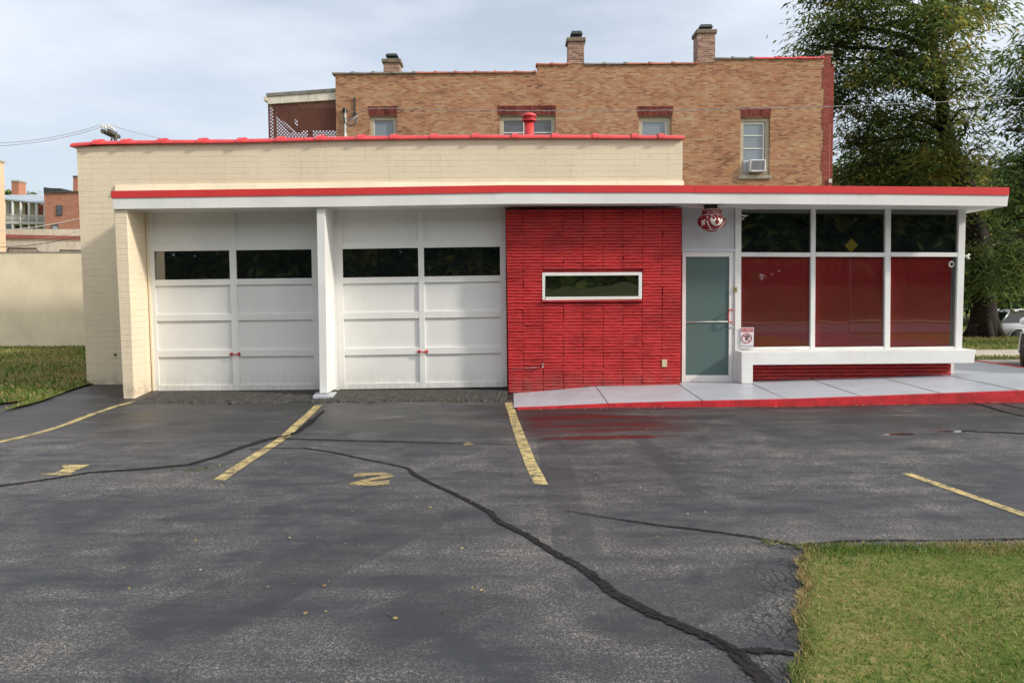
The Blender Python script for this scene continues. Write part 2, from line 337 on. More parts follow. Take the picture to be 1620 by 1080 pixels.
MAT = dict(
  cream=painted_brick('cream_painted_brick', (.84, .71, .52), .33, .098),
  cream_plain=paint('cream_stucco', (.84, .715, .53), .8, .12, 1.2, .25, .22),
  white=paint('white_paint', (.79, .79, .765), .4, .08, 1.5, .04, .14),
  door_white=paint('white_door_paint', (.77, .77, .745), .42, .07, .9, .05, .10, splash=.33),
  grey_white=paint('cool_white_paint', (.62, .65, .68), .4, .06, 1.5, .04, .06),
  red=paint('red_paint', (.50, .030, .032), .45, .28, 2.6, .2, .18, splash=.5),
  red_metal=paint('red_flashing', (.66, .045, .045), .45, .10, 1.1, .03, .12),
  red_tile=paint('red_glazed_tile', (.62, .055, .06), .4, .18, 5, .08, .10),
  kerb_red=paint('red_kerb_paint', (.48, .014, .022), .5, .35, 7, .3, .7),
  walk=paint('grey_floor_paint', (.41, .43, .475), .38, .10, 1.6, .12, .22, fine=25),
  concrete=paint('concrete', (.40, .38, .35), .9, .2, 2.5, .3, .3),
  apron=paint('rough_apron', (.055, .052, .046), .9, .5, 9, 1.0, .5, fine=45),
  glass=glass('dark_window_glass', spec=.9),
  slotglass=glass('slot_window_glass', (.012, .016, .008), .02, 1.0, .05),
  clear=clear_glass('clear_shop_glass'),
  frosted=glass('frosted_door_glass', (.095, .150, .142), .32, .4, 0),
  board=paint('dark_red_board', (.75, .045, .055), .5, .12, 1.2, .02),
  blind=glass('window_with_blind', (.20, .24, .27), .05, .6),
  ivory=paint('ivory_plastic', (.62, .53, .33), .4, .05),
  brass=paint('brass', (.55, .42, .20), .35, .1, metal=.6),
  metal=paint('galvanised_metal', (.35, .36, .37), .4, .15, 6, .05, metal=.7),
  dark_metal=paint('dark_metal', (.035, .045, .042), .5, .2),
  black=paint('black_rubber', (.015, .015, .016), .7, .2),
  roof=paint('roof_felt', (.10, .10, .10), .95, .3),
  tan=brick('common_brick', [(.0, (.13, .055, .032)), (.16, (.30, .115, .06)), (.38, (.42, .18, .09)), (.62, (.46, .235, .115)), (.85, (.49, .30, .16)), (1.0, (.54, .38, .23))], (.42, .34, .25), stain=.62),
  tan_y=brick('common_brick_return', [(.0, (.10, .055, .035)), (.3, (.34, .16, .08)), (.7, (.46, .28, .14)), (1.0, (.56, .40, .24))], (.40, .33, .25), axis='Y'),
  redbrick=brick('red_face_brick', [(.0, (.15, .032, .026)), (.5, (.27, .052, .04)), (1.0, (.34, .08, .058))], (.34, .16, .12), stain=.25, axis='XY'),
  chim=brick('chimney_brick', [(.0, (.12, .06, .045)), (.4, (.32, .15, .10)), (.7, (.42, .25, .17)), (1.0, (.50, .36, .27))], (.50, .45, .40), axis='XY', stain=.5),
  soldier=brick('soldier_brick', [(.0, (.08, .018, .016)), (.5, (.18, .04, .03)), (1.0, (.26, .065, .048))], (.10, .05, .04), bw=.3, bh=.07, soldier=True, stain=.3),
  farbrick=brick('distant_brick', [(.0, (.36, .13, .08)), (.5, (.46, .19, .12)), (1.0, (.52, .25, .17))], (.45, .3, .22), stain=.15),
  tile=paint('clay_coping', (.36, .12, .07), .7, .35, 3, .2, .3),
  grey_tile=paint('weathered_coping', (.20, .19, .17), .8, .35, 3, .2, .3),
  crown=paint('mossy_crown', (.20, .155, .115), .9, .3, 6, .3, .3),
  stone=paint('weathered_stone', (.38, .35, .29), .9, .25, 5, .3, .4),
  frame=paint('tan_window_frame', (.47, .42, .31), .6, .12, 4, .05, .2),
  storm=paint('pale_storm_sash', (.60, .60, .55), .5, .08),
  peel=paint('peeling_white_paint', (.66, .62, .52), .8, .15, 6, .2, .75),
  lattice=paint('brown_lattice', (.17, .065, .045), .7, .25, 8, .1),
  brownwall=paint('brown_painted_wall', (.17, .062, .042), .75, .2, 3, .1, .2),
  slate=paint('grey_blue_roof', (.34, .39, .44), .6, .12, 1, .05),
  maroon=paint('maroon_band', (.36, .13, .11), .7, .1, 1),
  peach=paint('peach_stucco', (.70, .48, .32), .85, .08, 1, .2),
  wood=paint('weathered_wood', (.10, .088, .075), .9, .3, 5, .2),
  paleyellow=paint('pale_yellow_siding', (.58, .52, .35), .7, .1, 1),
  paleporch=paint('grey_porch_paint', (.50, .50, .46), .7, .1, 2),
  bark=paint('bark', (.028, .023, .018), .95, .45, 7, 1.0, .3, fine=14),
  silver=paint('silver_car_paint', (.42, .44, .46), .28, .04, 1, 0, spec=.6, metal=.35),
  carwhite=paint('white_car_paint', (.72, .73, .74), .25, .03, 1, 0, spec=.6),
  carglass=glass('car_window_glass', (.012, .016, .018), .03, .6, 0),
  alloy=paint('alloy_rim', (.45, .45, .46), .3, .05, metal=.7),
  lampred=glass('red_lens', (.30, .01, .01), .1, .5, 0),
  lampclear=glass('clear_lens', (.55, .56, .58), .08, .6, 0),
  wire=paint('grey_cable', (.36, .36, .36), .5, .1),
  wire_dark=paint('dark_cable', (.10, .10, .10), .6, .1),
  asphalt=asphalt_mat(), yellow=marking_mat(), faded=faded_mat(),
  leaf=foliage('leaves', .5), grass=foliage('grass_blades', .3, .5),
  lantern_red=paint('lantern_red', (.23, .006, .014), .3, .2, 20, 0, spec=.5),
  lantern_white=paint('lantern_white', (.66, .60, .56), .35, .05, 20, 0),
  sign_white=paint('sign_white', (.70, .70, .72), .35, .03, 1, 0), sign_red=paint('sign_red', (.50, .03, .05), .4, .05, 1, 0),
  sign_black=paint('sign_black', (.015, .015, .016), .4, .05, 1, 0), sign_grey=paint('sign_grey', (.45, .45, .47), .4, .05, 1, 0),
  yellow_sign=paint('yellow_sign_paint', (.75, .55, .03), .4, .05, 1, 0),
)
def turf_mat(name, a, b_, c_):
    m, n, b = newmat(name); q = N(n); P = q.pos()
    f = q.math('ADD', q.math('MULTIPLY', q.noise(P, 1.1, 5, .65), .6), q.math('MULTIPLY', q.noise(P, 22, 5, .7), .4))
    q.link(q.ramp(f, [(.36, a), (.5, b_), (.64, c_)]), b.inputs['Base Color']); b.inputs['Roughness'].default_value = 1
    b.inputs['Specular IOR Level'].default_value = .1
    q.bump(b, q.noise(P, 45, 5, .7), .4, .01); return m
MAT['tar'] = tar_mat('crack_sealer', (.0175, .016, .015), .22); MAT['tar_soft'] = tar_mat('old_crack_sealer', (.016, .0145, .0135), .4)
MAT['turf'] = turf_mat('turf', (.065, .10, .018), (.12, .145, .034), (.27, .21, .09))
MAT['turf_far'] = turf_mat('far_turf', (.07, .10, .022), (.13, .155, .04), (.24, .20, .085))
MAT['dry_bank'] = turf_mat('dry_bank', (.06, .075, .025), (.10, .10, .045), (.16, .13, .075))
MAT['road'] = paint('road_surface', (.15, .148, .145), .85, .15, 1.5, .3, .1)
MAT['pave'] = paint('pavement_concrete', (.46, .41, .35), .9, .12, 1.5, .2, .1)

MAT['glass'].node_tree.nodes['Principled BSDF'].inputs['IOR'].default_value = 1.75
MAT['slotglass'].node_tree.nodes['Principled BSDF'].inputs['IOR'].default_value = 2.8
# ------------------------------------------------------------------ mesh helpers
ORG = {}
def tag(o, label=None, cat=None, group=None, kind=None):
    if label: o['label'] = label
    if cat: o['category'] = cat
    if group: o['group'] = group
    if kind: o['kind'] = kind
    return o
def thing(name, loc, label, cat, group=None):
    o = bpy.data.objects.new(name, None); COL.objects.link(o); o.location = loc; o.empty_display_size = .2
    ORG[o] = Vector(loc); return tag(o, label, cat, group)
def link(name, me, mat, parent=None, loc=None):
    o = bpy.data.objects.new(name, me); COL.objects.link(o)
    if mat is not None: me.materials.append(mat)
    if parent is not None:
        ORG[o] = ORG[parent]; o.parent = parent
    else:
        ORG[o] = Vector(loc) if loc is not None else Vector((0, 0, 0)); o.location = ORG[o]
    me.transform(Matrix.Translation(-ORG[o]))
    return o
class MB:
    def __init__(s): s.v = []; s.f = []; s.sm = []
    def add(s, vs, fs, smooth=False):
        b = len(s.v); s.v += [tuple(v) for v in vs]; s.f += [tuple(i+b for i in f) for f in fs]; s.sm += [smooth]*len(fs); return s
    def box(s, x0, x1, y0, y1, z0, z1):
        return s.add([(x0,y0,z0),(x1,y0,z0),(x1,y1,z0),(x0,y1,z0),(x0,y0,z1),(x1,y0,z1),(x1,y1,z1),(x0,y1,z1)],
                     [(0,3,2,1),(4,5,6,7),(0,1,5,4),(1,2,6,5),(2,3,7,6),(3,0,4,7)])
    def prism(s, front, back):
        n = len(front)
        fs = [tuple(range(n)), tuple(range(2*n-1, n-1, -1))] + [(i, i+n, (i+1) % n+n, (i+1) % n) for i in range(n)]
        return s.add(list(front)+list(back), fs)
    def pq(s, pts, d, t):
        """block whose front face has the given photo corners at distance d, and is t metres thick"""
        f = [W(x, y, d) for x, y in pts]; return s.prism(f, [Vector((p.x, p.y+t, p.z)) for p in f])
    def rect(s, x0, y0, x1, y1, d, t): return s.pq([(x0, y0), (x1, y0), (x1, y1), (x0, y1)], d, t)
    def bx(s, a, b, d, t):
        """axis-aligned block between photo corners a and b"""
        p = W(a[0], a[1], d); q_ = W(b[0], b[1], d)
        return s.box(min(p.x, q_.x), max(p.x, q_.x), d, d+t, min(p.z, q_.z), max(p.z, q_.z))
    def tube(s, pts, r, n=8, cap=True):
        pts = [Vector(p) for p in pts]; rs = r if isinstance(r, (list, tuple)) else [r]*len(pts)
        vs = []; fs = []; ref = None
        for i, p in enumerate(pts):
            d = (pts[min(i+1, len(pts)-1)] - pts[max(i-1, 0)]).normalized()
            if ref is None: ref = d.orthogonal().normalized()
            a = (ref - d*ref.dot(d)).normalized(); b = d.cross(a); ref = a
            for k in range(n):
                t = 2*math.pi*k/n; vs.append(p + (a*math.cos(t)+b*math.sin(t))*rs[i])
        for i in range(len(pts)-1):
            for k in range(n): fs.append((i*n+k, i*n+(k+1) % n, (i+1)*n+(k+1) % n, (i+1)*n+k))
        if cap: fs += [tuple(range(n-1, -1, -1)), tuple(range((len(pts)-1)*n, len(pts)*n))]
        return s.add(vs, fs, True)
    def lathe(s, prof, c, n=24):
        vs = []; fs = []
        for (r, z) in prof:
            for k in range(n):
                t = 2*math.pi*k/n; vs.append((c[0]+r*math.cos(t), c[1]+r*math.sin(t), c[2]+z))
        for i in range(len(prof)-1):
            for k in range(n): fs.append((i*n+k, i*n+(k+1) % n, (i+1)*n+(k+1) % n, (i+1)*n+k))
        fs += [tuple(range(n-1, -1, -1)), tuple(range((len(prof)-1)*n, len(prof)*n))]
        return s.add(vs, fs, True)
    def ball(s, c, r, nu=8, nv=6, sc=(1, 1, 1)):
        vs = []; fs = []
        for i in range(nv+1):
            ph = math.pi*i/nv
            for k in range(nu):
                t = 2*math.pi*k/nu
                vs.append((c[0]+r*sc[0]*math.sin(ph)*math.cos(t), c[1]+r*sc[1]*math.sin(ph)*math.sin(t), c[2]+r*sc[2]*math.cos(ph)))
        for i in range(nv):
            for k in range(nu): fs.append((i*nu+k, (i+1)*nu+k, (i+1)*nu+(k+1) % nu, i*nu+(k+1) % nu))
        return s.add(vs, fs, True)
    def build(s, name, mat, parent=None, bevel=0, loc=None, weld=True, recalc=True):
        me = bpy.data.meshes.new(name); me.from_pydata(s.v, [], s.f)
        me.polygons.foreach_set('use_smooth', s.sm)
        if recalc or weld:
            bm = bmesh.new(); bm.from_mesh(me)
            if weld: bmesh.ops.remove_doubles(bm, verts=bm.verts, dist=1e-5)
            if recalc: bmesh.ops.recalc_face_normals(bm, faces=bm.faces)
            bm.to_mesh(me); bm.free()
        o = link(name, me, mat, parent, loc)
        if bevel:
            md = o.modifiers.new('bevel', 'BEVEL'); md.width = bevel; md.segments = 2; md.limit_method = 'ANGLE'; md.angle_limit = R(40)
        return o
def raw(name, co, faces_n, mat, parent=None, tint=None, loc=None):
    """co: (N,k,3) polygons of k corners"""
    n, k = co.shape[0], co.shape[1]
    me = bpy.data.meshes.new(name); me.vertices.add(n*k); me.vertices.foreach_set('co', co.reshape(-1).astype(np.float32))
    me.loops.add(n*k); me.loops.foreach_set('vertex_index', np.arange(n*k, dtype=np.int32))
    me.polygons.add(n); me.polygons.foreach_set('loop_start', np.arange(0, n*k, k, dtype=np.int32))
    me.update(calc_edges=True)
    if tint is not None:
        a = me.color_attributes.new('tint', 'FLOAT_COLOR', 'POINT')
        t = np.ones((n, k, 4), np.float32); t[..., :3] = tint[:, None, :]
        a.data.foreach_set('color', t.reshape(-1))
    return link(name, me, mat, parent, loc)

# ================================================================== THE SETTING
# ground: one profile swept sideways to the horizon
prof = [(-700, -.12), (29.6, -.12), (31.2, -.67), (47, -.67), (49, -.45), (900, -.3)]
mb = MB()
xs = [-700, -60, -20, 20, 60, 700]
vs = [(x, y, z) for y, z in prof for x in xs]; nx = len(xs)
mb.add(vs, [(j*nx+i, j*nx+i+1, (j+1)*nx+i+1, (j+1)*nx+i) for j in range(len(prof)-1) for i in range(nx-1)])
tag(mb.build('ground', MAT['turf_far'], recalc=False), kind='structure')
# asphalt lot
xs = np.arange(-16, 13.01, .25); ys = np.arange(-4.5, 19.51, .25)
mb = MB(); nx = len(xs)
mb.add([(x, y, gz(x, y)) for y in ys for x in xs], [(j*nx+i, j*nx+i+1, (j+1)*nx+i+1, (j+1)*nx+i) for j in range(len(ys)-1) for i in range(nx-1)], True)
tag(mb.build('parking_lot', MAT['asphalt'], recalc=False), kind='structure')
def sheet(name, x0, x1, y0, y1, z, mat, kind='structure'):
    m_ = MB(); m_.add([(x0,y0,z),(x1,y0,z),(x1,y1,z),(x0,y1,z)], [(0,1,2,3)]); return tag(m_.build(name, mat, recalc=False), kind=kind)
sheet('street', -120, 120, 31.6, 46.5, -.65, MAT['road'])
sheet('pavement', 9.3, 90, 20.3, 22.6, -.02, MAT['pave'])
sheet('road', -150, 150, -14.5, -6.0, -.09, MAT['road'])
sheet('pavement', -150, 150, -18.2, -16.6, -.07, MAT['pave'])
mb = MB(); mb.add([(x, y, z) for y, z in ((-18.3, -.1), (-21, .5), (-26, 2.0), (-60, 2.6)) for x in (-150, 150)], [(2*i+1, 2*i, 2*i+2, 2*i+3) for i in range(3)]); tag(mb.build('bank', MAT['dry_bank'], recalc=False), kind='structure')
# right-hand lawn strip beyond the lot
sheet('lawn', 9.2, 90, 18.3, 29.4, -.03+.0, MAT['turf_far'])
# kerb of pale concrete edging the lot on the right
mb = MB(); a, b = Vector((10.2, 19.05, 0)), Vector((16, 16.9, 0))
mb.prism([(9.3, 18.35, -.1), (30, 18.15, -.1), (30, 18.15, .05), (9.3, 18.35, .05)], [(9.3, 18.5, -.1), (30, 18.3, -.1), (30, 18.3, .05), (9.3, 18.5, .05)])
tag(mb.build('kerb', MAT['concrete']), kind='structure')

# left lawn sheet
LB = sorted([(G(138, 607).x, G(138, 607).y), (G(100, 617).x, G(100, 617).y), (G(50, 635).x, G(50, 635).y), (G(0, 652).x, G(0, 652).y), (-12.5, 9.6), (-16, 7.5), (-26, 6)])
def lawn_y(x): return interp(x, LB)
xs = np.linspace(-26, LB[-1][0]+.02, 70); nr = 40; mb = MB()
vs = []
for x in xs:
    y0 = lawn_y(x) + .06*math.sin(x*5.1) + .04*math.sin(x*13.7)
    for k in range(nr): 
        y = y0 + (25.4-y0)*k/(nr-1); vs.append((x, y, gz(x, y) + .03))
mb.add(vs, [(i*nr+k, (i+1)*nr+k, (i+1)*nr+k+1, i*nr+k+1) for i in range(len(xs)-1) for k in range(nr-1)], True)
tag(mb.build('lawn', MAT['turf'], recalc=False), kind='structure')
# near lawn corner, bottom right
NL = G(1270, 868); NX0 = NL.x; NY1 = NL.y
NL2 = G(1262, 1080)
def nlx(y): return NX0 + .02*math.sin(y*9) + .015*math.sin(y*23+1) + (NY1-y)*(NL2.x-NX0)/(NY1-NL2.y)
mb = MB(); vs = []; ny, nxx = 60, 60
for j in range(ny):
    y = -1.0 + (NY1+1.0)*j/(ny-1)
    for i in range(nxx):
        x = nlx(y) + (9.0-nlx(y))*(i/(nxx-1))**1.6
        yy = y - (.02*math.sin(x*8)+.012*math.sin(x*21) if j == ny-1 else 0)
        vs.append((x, yy, gz(x, yy) + .008 + .03*min(1, i/3, (ny-1-j)/3)))
mb.add(vs, [(j*nxx+i, j*nxx+i+1, (j+1)*nxx+i+1, (j+1)*nxx+i) for j in range(ny-1) for i in range(nxx-1)], True)
tag(mb.build('lawn', MAT['turf'], recalc=False), kind='structure')

def blades(name, xy, zf, L, wd, palette, pick, lean=.5):
    n = len(xy); z = np.array([zf(x, y) for x, y in xy])
    base = np.stack([xy[:, 0], xy[:, 1], z], 1)
    a = rng.uniform(0, 2*np.pi, n); h = rng.uniform(*L, n); ln = h*rng.uniform(.1, lean, n)*1.6
    th = rng.uniform(0, 2*np.pi, n); side = np.stack([np.cos(th), np.sin(th), 0*th], 1)*(rng.uniform(.6, 1.2, n)*wd)[:, None]
    d = np.stack([np.cos(a), np.sin(a), 0*a], 1)
    mid = base + d*(ln*.35)[:, None] + np.array([0, 0, 1])*(h*.6)[:, None]
    tip = base + d*ln[:, None] + np.array([0, 0, 1])*(h*rng.uniform(.75, 1, n))[:, None]
    q1 = np.stack([base-side, base+side, mid+side*.8, mid-side*.8], 1)
    q2 = np.stack([mid-side*.8, mid+side*.8, tip+side*.15, tip-side*.15], 1)
    pal = np.array(palette)[pick(xy, n)]*rng.uniform(.75, 1.25, (n, 1))
    return tag(raw(name, np.concatenate([q1, q2]), 4, MAT['grass'], tint=np.concatenate([pal, pal])), 'short mown grass with dry straw tufts', 'grass', kind='stuff')
PAL = [(.070, .150, .017), (.110, .190, .027), (.20, .225, .055), (.42, .33, .15), (.31, .19, .085), (.045, .095, .014)]
def vnoise(xy, sc, seed=0):
    r = np.random.default_rng(seed); v = np.zeros(len(xy))
    for k in range(5):
        a = r.uniform(0, 6.28); f = sc*1.7**k; v += np.sin((xy[:, 0]*math.cos(a)+xy[:, 1]*math.sin(a))*f + r.uniform(0, 6.28))/1.45**k
    return v
def pick_near(xy, n):
    edge = np.minimum(xy[:, 0]-np.array([nlx(y) for y in xy[:, 1]]), NY1-xy[:, 1]); u = rng.uniform(0, 1, n); v = vnoise(xy, 3.0)
    dry = np.clip(.12 + .20*v + .55*np.exp(-np.maximum(edge, 0)/.12), .03, .9)
    v2 = vnoise(xy, 5.5, 9); dark = np.clip(.25+.35*v2, .02, .85); g_ = np.where(rng.uniform(0, 1, n) < dark, rng.choice([0, 5, 0], n), rng.choice([1, 2, 1], n)); return np.where(u < dry, rng.choice([3, 3, 4], n), g_)
n1 = 62000; yy = rng.uniform(2.0, NY1+.01, n1); xx = np.array([nlx(y) for y in yy]) - .02 + rng.uniform(0, 1.95, n1)
n2 = 48000; y2 = rng.uniform(-.5, NY1, n2); x2 = NX0 + rng.uniform(1.9, 6.5, n2)
xy = np.concatenate([np.stack([xx, yy], 1), np.stack([x2, y2], 1)])
blades('grass', xy, lambda x, y: gz(x, y)+.02, (.014, .046), .0026, PAL, pick_near, .8)
def pick_far(xy, n):
    v = vnoise(xy, .9, 3); u = rng.uniform(0, 1, n); dry = np.clip(.22+.28*v, .02, .8)
    return np.where(u < dry, rng.choice([3, 4, 3], n), rng.choice([0, 1, 2, 5], n))
n1 = 36000; xx = rng.uniform(-17, LB[-1][0], n1); yy = np.array([lawn_y(x) for x in xx]); yy = yy - .06 + (25.3-yy)*rng.uniform(0, 1, n1)**1.5
blades('grass', np.stack([xx, yy], 1), lambda x, y: gz(x, y)+.03, (.03, .08), .009, PAL, pick_far, .6)
n1 = 16000; xx = rng.uniform(9.6, 26, n1); yy = np.where(rng.uniform(0, 1, n1) < .55, rng.uniform(18.5, 20.3, n1), rng.uniform(22.6, 29.3, n1))
blades('grass', np.stack([xx, yy], 1), lambda x, y: -.03, (.04, .10), .012, PAL, pick_far, .6)

# ---------------------------------------------------------------- sidewalk round the shop
YK = 11.75                          # kerb line
XR = 9.15                           # right-hand edge
xk = [.02, .35, .7, 1.38, 2.3, 3.3, 4.4, 5.9, 7.4, XR]
mb = MB(); kb = MB()
def yk(x): return YK + .0*x
vs = []
for x in xk:
    vs += [(x, yk(x)+.12, sz(x, YK+.12)), (x, 13.85, sz(x)), (x, 18.0, sz(x)+.0)]
mb.add(vs, [(3*i, 3*i+3, 3*i+4, 3*i+1) for i in range(len(xk)-1)] + [(3*i+1, 3*i+4, 3*i+5, 3*i+2) for i in range(len(xk)-1)])
tag(mb.build('sidewalk', MAT['walk'], recalc=False), kind='structure')
# scored joints: thin dark grooves
mb = MB()
for (a, b) in (((943, 615), (965, 638)), ((1077, 610.5), (1110, 632)), ((1190, 604.5), (1234, 629.5)), ((1290, 601), (1357, 626)), ((1395, 594.5), (1476, 622)), ((1503, 592), (1598, 617))):
    def S_(px, py):
        r = ray(px, py); z = .1
        for _ in range(15):
            t = (z-CAM_H)/r.z; z = sz(r.x*t, r.y*t)
        return Vector((r.x*t, r.y*t, z))
    p, q_ = S_(*a), S_(*b)
    x = (p.x+q_.x)/2
    za_, zb_ = sz(x, YK+.13)+.003, sz(x)+.003; mb.prism([(x-.005, YK+.13, za_-.002), (x+.005, YK+.13, za_-.002), (x+.005, YK+.13, za_), (x-.005, YK+.13, za_)], [(x-.005, 13.85, zb_-.002), (x+.005, 13.85, zb_-.002), (x+.005, 13.85, zb_), (x-.005, 13.85, zb_)])
tag(mb.build('sidewalk_joints', MAT['dark_metal'], recalc=False), kind='structure')
# red painted kerb in segments
seg = [.06, 1.38, 2.72, 3.82, 4.95, 6.1, 7.45, XR]
for a, b in zip(seg, seg[1:]):
    n = 6
    for i in range(n):
        u0 = a + (b-a)*i/n + (.002 if i == 0 else 0); u1 = a + (b-a)*(i+1)/n - (.002 if i == n-1 else 0)
        f = [(u0, YK, gz(u0, YK)-.05), (u1, YK, gz(u1, YK)-.05), (u1, YK+.02, sz(u1, YK)+.006), (u0, YK+.02, sz(u0, YK)+.006)]
        kb.prism(f, [(p[0], YK+.125, p[2]) for p in f])
kb.prism([(XR, YK, -.05), (XR, 18.0, -.05), (XR, 18.0, .224), (XR, 13.85, .224), (XR, YK+.02, .191)], [(XR+.12, YK, -.05), (XR+.12, 18.0, -.05), (XR+.12, 18.0, .224), (XR+.12, 13.85, .224), (XR+.12, YK+.02, .191)])
tag(kb.build('kerb', MAT['kerb_red'], weld=False), kind='structure')

# rough garage apron: eroded asphalt ramp under the doors
a0 = W(222, 633, 13.0).x; a1 = W(803, 636, 12.8).x
xs = np.linspace(a0, a1, 150); rows = [(12.72, -.075), (12.78, -.045), (12.92, -.030), (13.1, -.018), (13.4, -.010), (13.7, -.004), (14.05, 0)]
vs = []
for x in xs:
    for k, (y, z) in enumerate(rows):
        j = (.05*random.uniform(-1, 1) + .05*math.sin(x*3.3)+.03*math.sin(x*9.1)) if k < 5 else 0
        vs.append((x, y+j*(.9 if k < 4 else .2), z + (random.uniform(-.012, .012) if 0 < k < 5 else 0)))
mb = MB(); nr = len(rows)
mb.add(vs, [(i*nr+k, (i+1)*nr+k, (i+1)*nr+k+1, i*nr+k+1) for i in range(len(xs)-1) for k in range(nr-1)])
tag(mb.build('apron', MAT['apron'], recalc=False), kind='structure')

# ---------------------------------------------------------------- painted markings and sealed cracks
def ribbon(name, pts, widths, mat, dz, jit=0.0, sub=1, kind='structure'):
    P = [G(x, y) for x, y in pts]; wd = widths if isinstance(widths, (list, tuple)) else [widths]*len(P)
    Q = []; Wd = []
    for i in range(len(P)-1):
        for k in range(sub):
            t = k/sub; Q.append(P[i].lerp(P[i+1], t)); Wd.append(wd[i]+(wd[i+1]-wd[i])*t)
    Q.append(P[-1]); Wd.append(wd[-1])
    if 'crack' in name: Wd = [x_*1.45 for x_ in Wd]
    vs = []; ed = []; prof_ = (-1, -.55, 0, .55, 1)
    for i, p in enumerate(Q):
        d = (Q[min(i+1, len(Q)-1)] - Q[max(i-1, 0)]); nrm = Vector((-d.y, d.x, 0)).normalized()
        o = random.uniform(-1, 1)*jit
        for sgn in prof_:
            q_ = p + nrm*(sgn*Wd[i]*.5*(1+random.uniform(-1, 1)*min(.45, jit*30)) + o)
            vs.append((q_.x, q_.y, gz(q_.x, q_.y)+dz)); ed.append(1-abs(sgn))
    m_ = MB(); m_.add(vs, [(5*i+k, 5*i+k+1, 5*i+k+6, 5*i+k+5) for i in range(len(Q)-1) for k in range(4)])
    ob = m_.build(name, mat, recalc=False, weld=False)
    a = ob.data.color_attributes.new('edge', 'FLOAT_COLOR', 'POINT'); a.data.foreach_set('color', np.array([(e, e, e, 1) for e in ed], np.float32).ravel())
    return tag(ob, kind=kind)
ribbon('parking_line', [(-330, 770), (-180, 738), (-60, 712), (0, 699), (37, 691), (74, 681), (104, 671.5), (148, 654.5), (185, 642), (213, 634.5)], .10, MAT['yellow'], .004, .002, 3)
ribbon('parking_line', [(504, 641), (478, 665), (450, 691), (420, 711), (390, 730), (346, 760)], .115, MAT['yellow'], .004, .002, 3)
ribbon('parking_line', [(804.5, 637), (814, 665), (826, 700), (840, 734), (856, 767)], .115, MAT['yellow'], .004, .002, 3)
ribbon('parking_line', [(1434, 749), (1500, 772), (1560, 793), (1625, 816), (1800, 878)], .09, MAT['yellow'], .004, .002, 3)
def ground_poly(name, polys, mat, dz):
    m_ = MB()
    for pl in polys:
        v = [G(x, y, dz) for x, y in pl]; m_.add(v, [tuple(range(len(v)))])
    o = m_.build(name, mat, recalc=False, weld=False); return tag(o, kind='structure')
z4 = lambda L_: [(x/5.4, 640+y/5.4) for x, y in L_]
ground_poly('parking_number', [z4([(350, 587), (460, 584), (555, 540), (525, 527), (545, 513), (775, 508), (595, 584), (632, 596), (618, 603), (352, 597)])], MAT['yellow'], .004)
z5 = lambda L_: [(500+x/4.05, 680+y/4.05) for x, y in L_]
ground_poly('parking_number', [z5([(236, 292), (250, 281), (300, 273), (346, 272), (330, 290), (290, 300), (246, 300)]),
    z5([(346, 272), (420, 270), (478, 279), (504, 292), (480, 304), (430, 311), (350, 322), (330, 331), (470, 320), (468, 346), (380, 354), (212, 352), (222, 336), (290, 319), (380, 302), (420, 293), (400, 286), (330, 290)])], MAT['faded'], .004)
ground_poly('paint_patch', [z5([(943, 90), (960, 78), (1010, 80), (1022, 90), (1000, 97), (950, 97)])], MAT['faded'], .006)
TARZ = .0075
ribbon('sealed_crack', [(-420, 800), (-250, 793), (-120, 786), (-40, 774), (0, 769), (60, 761), (140, 748), (230, 742), (300, 735), (345, 722), (385, 707), (420, 696), (448, 690)], [.03, .04, .05, .05, .05, .05, .055, .055, .06, .07, .09, .10, .06], MAT['tar'], TARZ, .004, 8)
ribbon('sealed_crack', [(448, 692), (472, 683), (492, 667), (512, 650)], [.05, .09, .12, .05], MAT['tar_soft'], TARZ, .006, 6)
ribbon('sealed_crack', [(448, 694), (560, 697.5), (650, 699.5), (735, 702), (800, 703), (850, 704)], [.05, .045, .04, .03, .02, .01], MAT['tar'], TARZ+.001, .003, 8)
ribbon('sealed_crack', [(395, 711), (430, 709), (480, 709), (525, 715), (560, 723), (600, 731), (645, 741), (656, 751), (680, 764), (720, 782), (755, 800), (775, 810), (787, 824), (830, 846), (880, 876), (930, 905), (970, 938), (1020, 966), (1080, 992), (1130, 1012), (1160, 1030), (1190, 1057), (1215, 1085), (1260, 1140)],
       [.03, .03, .035, .035, .035, .03, .03, .055, .035, .04, .045, .05, .055, .05, .055, .06, .07, .075, .07, .07, .08, .08, .08, .06], MAT['tar'], TARZ, .005, 9)
ribbon('sealed_crack', [(890, 808), (960, 819), (1040, 831), (1120, 840), (1190, 850), (1240, 859), (1272, 868)], [.01, .02, .025, .03, .025, .025, .02], MAT['tar'], TARZ, .004, 8)
ribbon('sealed_crack', [(1262, 863), (1330, 857), (1400, 855), (1500, 856), (1640, 852)], [.03, .045, .03, .03, .03], MAT['tar_soft'], TARZ, .006, 9)
ribbon('sealed_crack', [(1165, 1030), (1200, 1030), (1240, 1033), (1275, 1038)], [.04, .08, .05, .02], MAT['tar_soft'], TARZ+.002, .008, 8)
ribbon('sealed_crack', [(1538, 637), (1565, 644), (1590, 652), (1640, 662)], .05, MAT['tar'], TARZ, .003, 6)
ribbon('sealed_crack', [(1585, 639), (1605, 644), (1640, 650)], .04, MAT['tar'], TARZ, .003, 6)
ribbon('sealed_crack', [(1535, 683), (1580, 684), (1640, 687)], [.02, .06, .06], MAT['tar'], TARZ, .003, 6)
